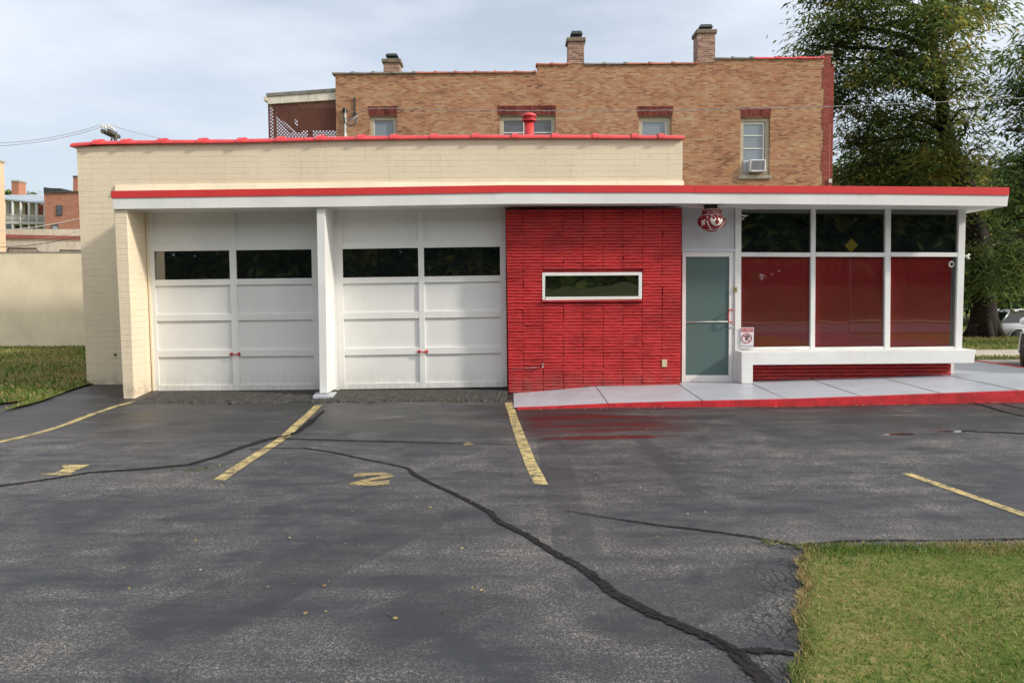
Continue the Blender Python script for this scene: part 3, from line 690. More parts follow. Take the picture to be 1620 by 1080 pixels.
# tiny weeds and fallen leaf bits on the asphalt
def litter(name, pts, spread, n, palette, size):
    co = []; tn = []
    for (px, py) in pts:
        g = G(px, py)
        for _ in range(n):
            x, y = g.x+random.gauss(0, spread[0]), g.y+random.gauss(0, spread[1]); a = random.uniform(0, 6.28); s_ = random.uniform(.5, 1.3)*size
            ax = Vector((math.cos(a), math.sin(a), random.uniform(-.3, .3)))*s_; ay = Vector((-math.sin(a), math.cos(a), random.uniform(.1, .8)))*s_*.5
            c = Vector((x, y, gz(x, y)+.012)); co.append([c-ax, c-ay, c+ax, c+ay]); tn.append(np.array(random.choice(palette))*random.uniform(.7, 1.2))
    return raw(name, np.array(co), 4, MAT['grass'], tint=np.array(tn))
tag(litter('weeds', [(305, 743), (1235, 860), (1262, 866), (650, 632), (775, 632), (720, 636), (560, 635)], (.09, .03), 26, [(.10, .13, .02), (.16, .15, .04)], .018), 'low weeds in the asphalt cracks', 'weeds', kind='stuff')
kp = [(815+i*9+random.uniform(-5, 5), interp(815+i*9, [(815, 649), (964, 646), (1300, 643), (1620, 636)])+random.uniform(0, 1.5)) for i in range(88)]
kp += [(random.uniform(100, 1600), random.uniform(645, 1000)) for _ in range(60)]
tag(litter('leaf_litter', kp, (.10, .03), 2, [(.34, .26, .10), (.26, .17, .08), (.40, .34, .2)], .014), 'dry leaf scraps along the red kerb and lot', 'litter', kind='stuff')

# ================================================================== THE GARAGE SHOP
YF, YP, YD, YW, YR = 13.20, 13.24, 13.90, 14.60, 13.62
shop = thing('shop_building', (0, 14, 0), 'single storey cream garage shop with two white overhead doors and red brick panel', 'building')
cop = [(115, 229), (153, 225.5), (255, 223.8), (381, 222.6), (520, 218.5), (623, 217), (752, 215.5), (915, 215.5), (1081, 216.5)]
def cop_z(px, dy=0): return W(px, interp(px, cop)+dy, YW)
# upper wall + whole garage box behind
XL0 = W(121, 420, YW).x; XL1 = W(1080, 250, YW).x
mb = MB(); cols = [121, 255, 381, 520, 623, 752, 915, 1080]
top = [cop_z(c, 4) for c in cols]
lp = W(138, 612, YW); front = [Vector((lp.x, YW, -.1))] + [Vector((W(121, 232, YW).x if i == 0 else t.x, YW, t.z)) for i, t in enumerate(top)] + [Vector((XL1, YW, -.1))]
back = [Vector((p.x, YW+.3, p.z)) for p in front]
mb.prism(front, back)
o = mb.build('wall', MAT['cream'], shop)
zt = 4.0
mb = MB(); mb.box(lp.x+.02, lp.x+.3, YW+.302, 23.5, -.1, zt); mb.box(lp.x+.302, XL1-.302, 23.2, 23.5, -.1, zt); mb.box(XL1-.3, XL1-.002, YW+.302, 23.5, -.1, zt)
mb.build('wall', MAT['cream'], shop)
mb = MB(); mb.box(lp.x+.31, XL1-.31, YW+.31, 23.19, zt-.25, zt-.1); mb.build('roof', MAT['roof'], shop)
mb = MB(); mb.box(-11.95, lp.x+.01, 23.1, 23.95, -.1, 4.0); mb.build('shadow_caster', MAT['cream'], shop)  # unseen block added behind the garage to shade the low cream wall
# flashing where the low roof meets the wall
mb = MB(); fl = [(182, 297.5, 290), (560, 292.5, 285.5), (800, 288.5, 282), (1082, 289, 283)]
f = [W(x, y+6, YW-.06) for x, y, _ in fl] + [W(x, y2+3, YW-.02) for x, _, y2 in reversed(fl)]
mb.prism(f, [Vector((p.x, YW-.002, p.z)) for p in f]); mb.build('flashing', MAT['cream_plain'], shop)
# glazed tile coping: half-round tiles with hub joints
hubs = [153, 197, 255, 319, 381, 443, 506, 570, 623, 686, 752, 815, 878, 942, 1004, 1046]
ends = [113] + hubs + [1082]
cp = MB()
for i, (a, b) in enumerate(zip(ends, ends[1:])):
    A = cop_z(a) + Vector((0, .15, 0)); B = cop_z(b) + Vector((0, .15, 0)); A.x = W(a, 222, YW).x; B.x = W(b, 216, YW).x
    def arch(p, ry, rz):
        return [Vector((p.x, p.y + ry*math.cos(t), p.z-.045 + rz*max(0, math.sin(t)) )) for t in np.linspace(0, math.pi, 13)]
    pa, pb = arch(A, .22, .095), arch(B, .22, .085)
    cp.prism(pa, pb)
    if i < len(hubs):
        h0 = B - Vector((.055, 0, 0)); h1 = B + Vector((.055, 0, 0)); h2 = B + Vector((.075, 0, 0))
        cp.prism(arch(h0, .25, .118), arch(h1, .245, .122))
o = cp.build('coping', MAT['red_tile'], shop, weld=False)
# pilaster (bay side wall)
mb = MB()
f = [W(179.4, 325, YP), W(200.7, 325, YP), W(213, 633, YP), W(195, 633, YP)]
bk = [W(200.7, 325, YP), W(213, 633, YP)]
mb.prism(f, [Vector((p.x, YW-.002, p.z)) for p in f]); mb.build('pilaster', MAT['cream'], shop, bevel=.012)
mb = MB(); mb.ball(W(182, 561, YW-.01), .022); mb.build('vent_hole', MAT['black'], shop)
# garage doors
def lerp(a, b, t): return a+(b-a)*t
def garage_door(c, us, right_hidden=False):
    TL, TR, BL, BR = c
    def P(u, v):
        l = (lerp(TL[0], BL[0], v), lerp(TL[1], BL[1], v)); r = (lerp(TR[0], BR[0], v), lerp(TR[1], BR[1], v))
        return (lerp(l[0], r[0], u), lerp(l[1], r[1], u))
    def blk(m_, u0, v0, u1, v1, d, t): m_.pq([P(u0, v0), P(u1, v0), P(u1, v1), P(u0, v1)], d, t)
    V = [(.028, .192), (.231, .387), (.420, .577), (.6136, .773), (.81, .9636)]
    m1 = MB(); blk(m1, .002, .002, .998, .998, YD+.032, .03)
    door = m1.build('garage_door', MAT['door_white'], shop)
    fr = MB()
    u0, u1, u2, u3 = us
    for a, b in ((0, u0), (u1, u2), (u3, 1)): blk(fr, a, 0, b, 1, YD, .031)
    vs_ = [0] + [x for v in V for x in v] + [1]
    for k in range(0, len(vs_), 2):
        for a, b in ((u0, u1), (u2, u3)):
            v0, v1 = vs_[k], vs_[k+1]
            if k in (0, 10): blk(fr, a, v0, b, v1, YD+.003, .028)
            else:                      # rail with the section joint in it
                blk(fr, a, v0, b, v1, YD+.003, .028)
    fr.build('door_frame', MAT['door_white'], door, bevel=.004)
    sl_ = MB(); blk(sl_, .003, .9935, .997, 1.004, YD-.004, .035); sl_.build('weather_seal', MAT['black'], door)
    for a, b in ((u0, u1), (u2, u3)):
        g = MB(); e = .0; blk(g, a, V[1][0], b, V[1][1], YD+.022, .006); g.build('window_pane', MAT['glass'], door)
    return door, P
def door_handle(door, x0, x1, y):
    m_ = MB()
    for x in (x0+2, x1-2): m_.rect(x-2.0, y-2.3, x+2.0, y+2.3, YD-.012, .016)
    m_.tube([W(x0+2, y, YD-.035), W((x0+x1)/2, y+.6, YD-.04), W(x1-2, y, YD-.035)], .009)
    for x in (x0+2, x1-2): m_.tube([W(x, y, YD-.035), W(x, y, YD-.005)], .008)
    m_.build('handle', MAT['red'], door, weld=False)
d1, P1 = garage_door(((232, 331), (505, 327), (244.3, 620), (510, 618)), (.031, .470, .509, .950)); door_handle(d1, 364, 380, 560)
d2, P2 = garage_door(((530, 327), (799.5, 323), (536, 617.5), (802.5, 613.5)), (.038, .483, .517, .965)); door_handle(d2, 661, 677, 556)
mb = MB(); mb.pq([(505.5, 327), (530, 326.5), (535.5, 619), (510.5, 619)], YD-.01, .1); mb.build('door_jamb', MAT['white'], shop)
mb = MB(); mb.pq([(229, 328), (232, 328), (244.2, 622), (241.5, 622)], YD-.03, .1); mb.build('door_jamb', MAT['cream_plain'], shop)
mb = MB(); mb.box(W(232, 330, YD).x, W(800, 330, YD).x, YD+.065, YD+.3, 0, 2.98); mb.build('wall', MAT['black'], shop)
# centre post with footing
mb = MB(); f = [W(500.5, 324, YP+.02), W(514, 324, YP+.02), W(518, 622, YP+.02), W(505.5, 622, YP+.02)]
mb.prism(f, [Vector((p.x, YD-.012, p.z)) for p in f]); post = mb.build('post', MAT['white'], shop, bevel=.008)
mb = MB(); f = [W(494, 626.5, 12.98), W(527, 626.5, 12.98), W(526, 635, 12.98), W(495, 635, 12.98)]
f2 = [W(500, 619.5, 13.55), W(533, 619.5, 13.55), W(533, 628, 13.55), W(500, 628, 13.55)]
mb.prism(f, f2); mb.build('footing', MAT['walk'], shop, bevel=.012)
# red split-brick panel
ZS = 2.985
xj = [W(p, 560, YR).x for p in (803.8, 828.3, 859.4, 891.4, 922.6, 954.6, 985.3, 1016.3, 1047.3, 1077.3)]
winx0, winx1 = W(857.4, 450, YR).x, W(1015.9, 450, YR).x; wz1 = W(935, 430.8, YR).z; wz0 = W(935, 474, YR).z
mb = MB(); pitch = .0511
def split_brick(m_, x0, x1, z0, z1, y, dep=.03):
    h = z1-z0; n = 6; xs_ = [x0] + [x0 + (x1-x0)*k/4 for k in (1, 2, 3)] + [x1]; vs_ = []; ny_ = n+1
    off = random.uniform(-.005, .005)
    for x in xs_:
        jz = random.uniform(-.0025, .0025)
        for k in range(ny_):
            t = k/n; pr = math.sin(math.pi*t)**.32 if 0 < t < 1 else 0
            vs_.append((x, y + off + dep*(1-pr) + random.uniform(-.003, .003), z0 + h*t + jz))
    fs_ = [(i*ny_+k, (i+1)*ny_+k, (i+1)*ny_+k+1, i*ny_+k+1) for i in range(4) for k in range(n)]
    b_ = len(vs_); vs_ += [(x0, y+.09, z0), (x1, y+.09, z0), (x1, y+.09, z1), (x0, y+.09, z1)]
    fs_ += [tuple([b_, b_+3] + [k for k in range(n, -1, -1)]), tuple([b_+1] + [4*ny_+k for k in range(ny_)] + [b_+2])]
    m_.add(vs_, fs_)
z = -.09; row = 0
while z < ZS-.02:
    z1 = z + pitch*random.uniform(.93, 1.07)
    for i in range(len(xj)-1):
        a, b = xj[i], xj[i+1]
        if i == 0: a = W(lerp(800.5, 804, (ZS-z)/3), 450, YR).x
        if 2 <= i <= 6 and z1 > wz0-.03 and z < wz1+.005: continue
        if sz((a+b)/2) > z1: continue
        ja = random.uniform(-.012, .012) if (row//7+i) % 3 == 0 and i > 0 else random.uniform(-.003, .003)
        split_brick(mb, a+.0025+ja*(i > 0), b-.0025, z+.0010, z1-.0010, YR, .014)
    z = z1; row += 1
panel = mb.build('brick_panel', MAT['red'], shop, weld=False)
mb = MB()
bxs = (W(802.5, 450, YR).x, W(1076.5, 450, YR).x)
mb.box(bxs[0], winx0-.002, YR+.062, YR+.27, -.1, ZS); mb.box(winx1+.002, bxs[1], YR+.062, YR+.27, -.1, ZS)
mb.box(winx0-.002, winx1+.002, YR+.062, YR+.27, -.1, wz0-.03); mb.box(winx0-.002, winx1+.002, YR+.062, YR+.27, wz1, ZS)
mb.build('backing', MAT['red'], panel, weld=False)
mb = MB()                                                                       # rowlock sill under the window
nn = 18
for k in range(nn):
    a = winx0-.005 + (winx1-winx0+.01)*k/nn; b = winx0-.005 + (winx1-winx0+.01)*(k+1)/nn
    mb.box(a+.002, b-.002, YR-.032+random.uniform(-.004, .004), YR+.06, wz0-.036, wz0-.004)
mb.build('window_sill', MAT['red'], panel, weld=False)
def frame4(m_, x0, x1, z0, z1, t, y, dep, tb=None):
    tb = tb or t
    m_.box(x0, x0+t, y, y+dep, z0, z1); m_.box(x1-t, x1, y, y+dep, z0, z1)
    m_.box(x0+t, x1-t, y, y+dep, z1-t, z1); m_.box(x0+t, x1-t, y, y+dep, z0, z0+tb)
mb = MB(); frame4(mb, winx0+.004, winx1-.004, wz0, wz1-.003, .05, YR-.004, .07); wf = mb.build('window', MAT['white'], shop, bevel=.004)
mb = MB(); mb.box(winx0+.054, winx1-.054, YR+.03, YR+.036, wz0+.05, wz1-.053); mb.build('window_pane', MAT['slotglass'], wf)
# hose tap and blank plate on the panel
mb = MB(); c = W(858, 578, YR-.01); mb.tube([c+Vector((0, .05, 0)), c+Vector((0, -.05, 0)), c+Vector((0, -.075, -.035))], .011); mb.lathe([(.004, 0), (.028, .004), (.028, .012), (.004, .016)], c+Vector((0, -.045, .02)), 12)
mb.tube([W(853, 581, YR-.012), W(835, 582, YR-.012), W(810, 583, YR-.014)], .005)
mb.build('hose_tap', MAT['metal'], shop, weld=False)
mb = MB(); mb.rect(1047.5, 568.5, 1055.2, 580.2, YR-.014, .03); mb.build('cover_plate', MAT['ivory'], shop, bevel=.003)
# entrance: transom, door, jambs, number plate
mb = MB(); mb.pq([(1079, 326), (1162, 326), (1162, 392.5), (1079, 392.5)], YD+.02, .05); tr = mb.build('transom_panel', MAT['grey_white'], shop)
mb = MB(); mb.pq([(1155.5, 334), (1161.2, 334), (1161.2, 392), (1155.5, 392)], YD+.012, .009); mb.pq([(1079, 392.5), (1163, 392.5), (1163, 398.6), (1079, 398.6)], YD-.01, .08)
mb.pq([(1079, 325), (1155, 325), (1155, 334), (1079, 334)], YD+.012, .009)
mb.build('transom_frame', MAT['grey_white'], tr, bevel=.003)
mb = MB()
mb.pq([(1079.6, 399), (1085.2, 399), (1084.3, 605), (1078.7, 605)], YD+.004, .045); mb.pq([(1154, 399), (1160.2, 399), (1159, 605), (1152.6, 605)], YD+.004, .045)
mb.pq([(1085.4, 399), (1153.8, 399), (1153.8, 406), (1085.4, 406)], YD+.006, .041); mb.pq([(1084.5, 593.5), (1152.6, 593.5), (1152.6, 604.8), (1084.5, 604.8)], YD+.006, .041)
ed = mb.build('entrance_door', MAT['white'], shop, bevel=.003)
mb = MB(); mb.pq([(1085, 405.5), (1154, 405.5), (1153, 594), (1084.3, 594)], YD+.026, .008); mb.build('door_glass', MAT['frosted'], ed)
mb = MB(); mb.tube([W(1085, 509.5, YD+.018), W(1153, 508.6, YD+.018)], .010, 8); mb.build('push_bar', MAT['storm'], ed)
mb = MB(); yo = YD-.06
mb.tube([W(1159.4, 489.5, YD), W(1158.6, 489.3, yo), W(1153.3, 490, yo), W(1152.4, 495, yo), W(1152.2, 503, yo), W(1153, 508.5, yo), W(1158, 509.5, yo), W(1159, 509.5, YD)], .011, 8); mb.build('pull_handle', MAT['red'], ed)
mb = MB(); mb.lathe([(.001, -.004), (.017, -.003), (.017, .003), (.001, .004)], (0, 0, 0), 12)
cc = W(1156.4, 518.3, YD-.002); mb.v = [(x+cc.x, z_+cc.y, y_+cc.z) for x, y_, z_ in mb.v]; mb.rect(1159.4, 519, 1160.2, 529, YD, .01); mb.build('lock', MAT['metal'], ed, weld=False)
mb = MB(); mb.pq([(1160.6, 399), (1163.2, 399), (1162.4, 606), (1159.4, 606)], YD+.012, .06); mb.pq([(1163.3, 326), (1173, 326), (1172, 607), (1162.6, 607)], YD-.02, .09)
mb.build('door_jamb', MAT['white'], shop, bevel=.004, weld=False)
mb = MB(); mb.rect(1161.2, 453.8, 1166.4, 462.2, YD-.028, .008); nb = mb.build('bell_plate', MAT['brass'], shop, bevel=.002)
mb = MB(); mb.ball(W(1163.8, 457.6, YD-.03), .012); mb.build('bell_button', MAT['black'], nb)
mb = MB(); mb.box(W(1080, 600, YD).x, W(1163, 600, YD).x, YD-.005, YD+.06, .06, .103); mb.build('threshold', MAT['concrete'], shop)
# storefront frame
sf = MB(); YS = YD
xm0 = [(1283.8, 1290.9), (1401.2, 1409.8)]
for a, b in xm0: sf.pq([(a, 326), (b, 326), (b-1.6, 553), (a-1.6, 553)], YS-.02, .09)
sf.pq([(1517.8, 327), (1528.6, 327), (1522, 552), (1511.6, 552)], YS-.02, .20)
pan = [(1173, 1283.6), (1291, 1401), (1410, 1517.6)]
for a, b in pan:
    sf.pq([(a, 325), (b, 325), (b, 331), (a, 331)], YS-.012, .08)
    sf.pq([(a, 399), (b, 399.6), (b-.5, 406.3), (a-.5, 405.8)], YS-.016, .085)
    sf.pq([(a-1.4, 549.5), (b-1.6, 547.8), (b-1.6, 553), (a-1.4, 554)], YS-.012, .08)
storef = sf.build('shopfront_frame', MAT['white'], shop, bevel=.004, weld=False)
for a, b in pan:
    mb = MB(); mb.pq([(a, 331), (b, 331), (b, 399.5), (a, 399.5)], YS+.03, .006); mb.build('window_pane', MAT['glass'], storef)
    mb = MB(); mb.pq([(a-.2, 405.5), (b-.2, 405.5), (b-1.2, 551), (a-1.2, 551)], YS+.03, .006); mb.build('window_pane', MAT['clear'], storef)
mb = MB(); xb0, xb1 = W(1168, 470, YS).x, W(1504, 470, YS+.09).x
n = 10
for k in range(n):
    a = xb0+(xb1-xb0)*k/n; b = xb0+(xb1-xb0)*(k+1)/n; mb.box(a+.0015, b-.0015, YS+.085+.002*(k % 2), YS+.11, W(1300, 553, YS).z, W(1300, 402, YS).z)
mb.build('display_panel', MAT['board'], storef, weld=False)
mb = MB(); mb.box(xb1+.004, W(1519, 470, YS+.12).x, YS+.088, YS+.10, W(1300, 553, YS).z, W(1300, 402, YS).z); mb.build('side_pane', MAT['slate'], storef)  # opaque pale slab stands in for the bright see-through side window
mb = MB(); cc = W(1505.2, 418, YS+.02)
mb.tube([cc+Vector((.038*math.cos(t), 0, .044*math.sin(t))) for t in np.linspace(0, 2*math.pi, 20)], .011, 6); mb.build('window_ring', MAT['storm'], storef)
mb = MB(); mb.tube([W(1523, 404, YS), W(1529, 406, YS), W(1534, 402, YS)], .018, 6); mb.tube([W(1527, 404, YS), W(1533.5, 409.5, YS)], .018, 6); mb.build('wall_bracket', MAT['storm'], shop, weld=False)
# boxed sill ledge with its leg
mb = MB(); YB = 13.55
zt_ = W(1300, 556, YB).z
pts = [(1172.7, 556.5), (1544, 553), (1541, 574.2), (1191, 577.2), (1191, 606.5), (1173.2, 606.5)]
f = [W(x, y, YB) for x, y in pts]
mb.prism(f, [Vector((p.x, YS+.05, p.z)) for p in f]); mb.build('sill_ledge', MAT['white'], shop, bevel=.008)
# low red brick base
mb = MB(); x0, x1 = W(1187, 590, YS).x, W(1503.5, 590, YS).x; z = .06; r_ = 0
while z < .42:
    z1 = z + .062; x = x0 - (.14 if r_ % 2 else 0)
    while x < x1:
        a, b = max(x, x0), min(x+.30, x1)
        if b-a > .03: split_brick(mb, a+.002, b-.002, z+.002, z1-.003, YS-.02, .018)
        x += .30
    z = z1; r_ += 1
mb.box(x0, x1-.01, YS+.03, YS+.2, -.1, .45); mb.build('brick_base', MAT['red'], shop, weld=False)
# solid bodies of the shop room
XSR = W(1517, 450, YS).x
mb = MB(); mb.box(XSR-.02, XSR+.06, YS+.2, 21, -.1, 2.985); mb.box(XL1+.01, XSR, 20.9, 21.1, -.1, 2.985); mb.build('wall', MAT['white'], shop, weld=False)
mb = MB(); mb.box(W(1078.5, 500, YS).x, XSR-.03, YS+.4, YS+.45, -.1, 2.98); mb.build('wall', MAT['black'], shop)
# low roof / canopy: white fascia, red metal edge, soffit, deck
cT = [(177, 302), (560, 296.9), (800, 292.9), (1080, 293.1), (1330, 294.4), (1596, 296.4)]
cM = [(177, 312.4), (560, 307.2), (800, 303.6), (1080, 303.8), (1330, 305.0), (1596, 308)]
cB = [(179, 331), (560, 326.8), (800, 322.8), (1080, 321.9), (1330, 323.9), (1593.5, 326.4)]
can = MB()
f = [W(x, y, YF) for x, y in cM] + [W(x, y, YF) for x, y in reversed(cB)]
can.prism(f, [Vector((p.x, YF+.05, p.z)) for p in f])
XC = W(1594, 310, YF).x
can.prism([(XC-.05, YF+.051, W(1594, 308, YF).z), (XC, YF+.051, W(1594, 308, YF).z), (XC, YF+.051, W(1594, 326.4, YF).z), (XC-.05, YF+.051, W(1594, 326.4, YF).z)],
          [(XC-.05, 21.2, W(1594, 308, YF).z), (XC, 21.2, W(1594, 308, YF).z), (XC, 21.2, W(1594, 326.4, YF).z), (XC-.05, 21.2, W(1594, 326.4, YF).z)])
XCL = W(178, 310, YF).x
can.prism([(XCL, YF+.051, W(178, 313, YF).z), (XCL+.05, YF+.051, W(178, 313, YF).z), (XCL+.05, YF+.051, W(178, 330.5, YF).z), (XCL, YF+.051, W(178, 330.5, YF).z)],
          [(XCL, YW-.003, W(178, 313, YF).z), (XCL+.05, YW-.003, W(178, 313, YF).z), (XCL+.05, YW-.003, W(178, 330.5, YF).z), (XCL, YW-.003, W(178, 330.5, YF).z)])
canopy = can.build('canopy', MAT['white'], shop, weld=False, bevel=.004)
sof = MB()
for (a, b) in zip(cB, cB[1:]):
    A, B = W(a[0], a[1], YF), W(b[0], b[1], YF)
    back_y = YW-.004 if b[0] <= 1080 else 21.0
    A.x = max(A.x, XCL+.052); B.x = min(B.x, XC-.052)
    sof.prism([(A.x, YF+.052, A.z+.012), (B.x, YF+.052, B.z+.012), (B.x, YF+.052, B.z+.05), (A.x, YF+.052, A.z+.05)],
              [(A.x, back_y, A.z+.012), (B.x, back_y, B.z+.012), (B.x, back_y, B.z+.05), (A.x, back_y, A.z+.05)])
sof.build('soffit', MAT['white'], canopy, weld=False)
deck = MB()
for (a, b) in zip(cM, cM[1:]):
    A, B = W(a[0], a[1], YF), W(b[0], b[1], YF); back_y = YW-.07 if b[0] <= 1080 else 21.1
    A.x = max(A.x, XCL+.06); B.x = min(B.x, XC-.06)
    deck.prism([(A.x, YF+.06, A.z+.0), (B.x, YF+.06, B.z+.0), (B.x, YF+.06, B.z+.07), (A.x, YF+.06, A.z+.07)],
              [(A.x, back_y, A.z+.0), (B.x, back_y, B.z+.0), (B.x, back_y, B.z+.07), (A.x, back_y, A.z+.07)])
deck.build('roof', MAT['roof'], canopy, weld=False)
red = MB(); segs = [176.8, 472, 792, 1100, 1388, 1596]
for i, (a, b) in enumerate(zip(segs, segs[1:])):
    xs_ = [a] + [x for x, _ in cT if a < x < b] + [b]; pr = .014 + .004*(i % 2)
    f = [W(x, interp(x, cT), YF-pr) for x in xs_] + [W(x, interp(x, cM)+.9, YF-pr) for x in reversed(xs_)]
    red.prism(f, [Vector((p.x, YF+.06, p.z)) for p in f])
zt1, zm1 = W(1596, 296.6, YF).z, W(1596, 308, YF).z
red.prism([(XC+.002, YF-.01, zm1), (XC+.02, YF-.01, zm1), (XC+.02, YF-.01, zt1), (XC+.002, YF-.01, zt1)], [(XC+.002, 21.2, zm1), (XC+.02, 21.2, zm1), (XC+.02, 21.2, zt1), (XC+.002, 21.2, zt1)])
zt1, zm1 = W(178, 302.4, YF).z, W(178, 312.4, YF).z
red.prism([(XCL-.02, YF-.01, zm1), (XCL-.002, YF-.01, zm1), (XCL-.002, YF-.01, zt1), (XCL-.02, YF-.01, zt1)], [(XCL-.02, YW-.003, zm1), (XCL-.002, YW-.003, zm1), (XCL-.002, YW-.003, zt1), (XCL-.02, YW-.003, zt1)])
red.build('roof_edge', MAT['red_metal'], canopy, weld=False, bevel=.003)
# roof vent
YV = 17.0; c = W(837, 200, YV); b0 = 3.75
mb = MB(); mb.lathe([(.098, b0-c.z), (.098, W(837, 190, YV).z-c.z)], c, 20); zz = lambda y: W(837, y, YV).z-c.z
mb.lathe([(.10, zz(192.5)), (.155, zz(192.3)), (.155, zz(190.8)), (.12, zz(190.5))], c, 22)
mb.lathe([(.12, zz(190.4)), (.14, zz(188.6)), (.12, zz(188.2))], c, 22); mb.lathe([(.12, zz(187.8)), (.145, zz(186.8)), (.12, zz(186.2))], c, 22)
mb.lathe([(.10, zz(190.5)), (.10, zz(184))], c, 20)
mb.lathe([(.15, zz(185.6)), (.155, zz(184)), (.145, zz(182)), (.10, zz(179.8)), (.04, zz(178.6)), (.002, zz(178.4))], c, 22)
mb.build('roof_vent', MAT['red_tile'], shop, weld=False)

# lantern hanging under the canopy
YL = 13.5; c = W(1126, 349, YL); pxm = YL/F_PX
lan = thing('hanging_lantern', c, 'round dark red and white patterned lantern hanging under the canopy above the entrance door', 'lantern')
mb = MB(); mb.rect(1117.3, 319, 1135.4, 329.2, YL-.09, .18); mb.build('mount', MAT['dark_metal'], lan, bevel=.005)
Z = lambda y: W(1126, y, YL).z - c.z
mb = MB(); mb.lathe([(.10, Z(329.3)), (.155, Z(331)), (.16, Z(334)), (.162, Z(339.6)), (.165, Z(341)), (.185, Z(344)), (.205, Z(348)), (.208, Z(352)), (.19, Z(357)), (.15, Z(362)), (.09, Z(365.5)), (.05, Z(366.8)), (.02, Z(367))], c, 32)
bodyL = mb.build('shade', MAT['lantern_red'], lan)
def rad(y): return interp(y, [(329.3, .10), (331, .155), (334, .16), (339.6, .162), (341, .165), (344, .185), (348, .205), (352, .208), (357, .19), (362, .15), (365.5, .09), (367, .02)])
def onL(px, py, out_=.003):
    x = (px-1126)*pxm; r = rad(py)+out_; x = max(-r*.98, min(r*.98, x)); return Vector((c.x+x, YL-math.sqrt(r*r-x*x), W(1126, py, YL).z))
mb = MB()
for yy_ in (332.2, 340.6, 364.2):
    r = rad(yy_)+.002; zc = W(1126, yy_, YL).z; mb.tube([Vector((c.x+r*math.cos(t), YL+r*math.sin(t), zc)) for t in np.linspace(0, 2*math.pi, 28)], .006, 6)
for x in (1117, 1125, 1133, 1139.5): mb.ball(onL(x, 336.6), .010)
for x, y in ((1115.5, 345), (1141, 345), (1122, 343.6), (1135, 343.6)): mb.ball(onL(x, y), .014, sc=(1, 1, 1.2))
for k in range(9):
    t = k/8
    mb.ball(onL(lerp(1114.8, 1122, t**1.3), lerp(352, 363.5, t)), .011); mb.ball(onL(lerp(1145, 1133, t**1.2), lerp(350.5, 363.5, t)), .012)
mb.build('beading', MAT['lantern_white'], bodyL, weld=False)
def patchL(pts, out_):     # curved patch on the lantern shade
    m_ = MB(); cx = sum(p[0] for p in pts)/len(pts); cy = sum(p[1] for p in pts)/len(pts); rings = 5; n_ = len(pts); vs_ = [onL(cx, cy, out_)]
    for k in range(1, rings+1):
        for p in pts: vs_.append(onL(lerp(cx, p[0], k/rings), lerp(cy, p[1], k/rings), out_))
    fs_ = [(0, 1+i, 1+(i+1) % n_) for i in range(n_)]
    for k in range(rings-1):
        for i in range(n_): fs_.append((1+k*n_+i, 1+(k+1)*n_+i, 1+(k+1)*n_+(i+1) % n_, 1+k*n_+(i+1) % n_))
    m_.add(vs_, fs_, True); return m_
mo = patchL([(1120, 346), (1124, 345), (1129, 344.5), (1134, 345), (1139, 346.2), (1140, 349), (1138.5, 353), (1135, 357), (1130, 358.6), (1125, 358), (1121, 355), (1118.8, 350)], .004).build('medallion', MAT['lantern_white'], bodyL)
dr = MB()
for (px, py, s_) in ((1124.5, 346.2, 1.0), (1129.6, 345.4, 1.15), (1134.8, 346.2, 1.0), (1129.6, 352, 1.25)):
    q_ = onL(px, py, .006); dr.ball(q_, .030*s_, sc=(.8, .35, 1.25))
dr.build('petals', MAT['lantern_red'], bodyL, weld=False)
patchL([(1107, 350), (1112, 348.5), (1112.5, 356), (1109, 358)], .004).build('side_panel', MAT['lantern_white'], bodyL)
for sgn in (-1, 1):
    mb = MB(); mb.tube([c+Vector((sgn*.165, 0, Z(342))), c+Vector((sgn*.215, 0, Z(347))), c+Vector((sgn*.222, 0, Z(352))), c+Vector((sgn*.19, 0, Z(358)))], .014, 8)
    mb.build('handle', MAT['lantern_red'], bodyL, weld=False)

# no-parking sign standing in the window corner
YN = 13.86; cs = W(1182, 552, YN)
sg = thing('no_parking_sign', cs, 'small no parking sign in the bottom corner of the shop window beside the door', 'sign')
mb = MB(); mb.pq([(1171.8, 517.8), (1192.6, 517.8), (1192.0, 551.2), (1171.6, 551.2)], YN, .006); mb.build('board', MAT['sign_white'], sg)
mb = MB(); mb.pq([(1172.6, 519), (1191.8, 519), (1191.6, 524.8), (1172.6, 524.8)], YN-.002, .0019); mb.build('header', MAT['sign_red'], sg)
def text(body, size, at, mat, parent, name, bold=0.0):
    cu = bpy.data.curves.new('t', 'FONT'); cu.body = body; cu.size = size; cu.align_x = 'CENTER'; cu.align_y = 'CENTER'; cu.extrude = .0006; cu.offset = bold
    to = bpy.data.objects.new('t', cu); COL.objects.link(to); dg = bpy.context.evaluated_depsgraph_get()
    me = bpy.data.meshes.new_from_object(to.evaluated_get(dg)); bpy.data.objects.remove(to); bpy.data.curves.remove(cu)
    me.materials.clear(); me.transform(Matrix.Translation(at) @ Matrix.Rotation(R(90), 4, 'X')); return link(name, me, mat, parent)
text('NO PARKING', .036, W(1182.2, 521.9, YN-.0035), MAT['sign_white'], sg, 'lettering', .0006)
text('P', .125, W(1182, 535, YN-.003), MAT['sign_black'], sg, 'letter', .003)
mb = MB(); cc = W(1181.6, 534.8, YN-.006); r = 7.6*YN/F_PX
mb.tube([cc+Vector((r*math.cos(t), 0, r*math.sin(t))) for t in np.linspace(0, 2*math.pi, 36)], .006, 6)
mb.tube([cc+Vector((-r*.7, 0, r*.7)), cc+Vector((r*.7, 0, -r*.7))], .005, 6); mb.build('prohibition_ring', MAT['sign_red'], sg, weld=False)
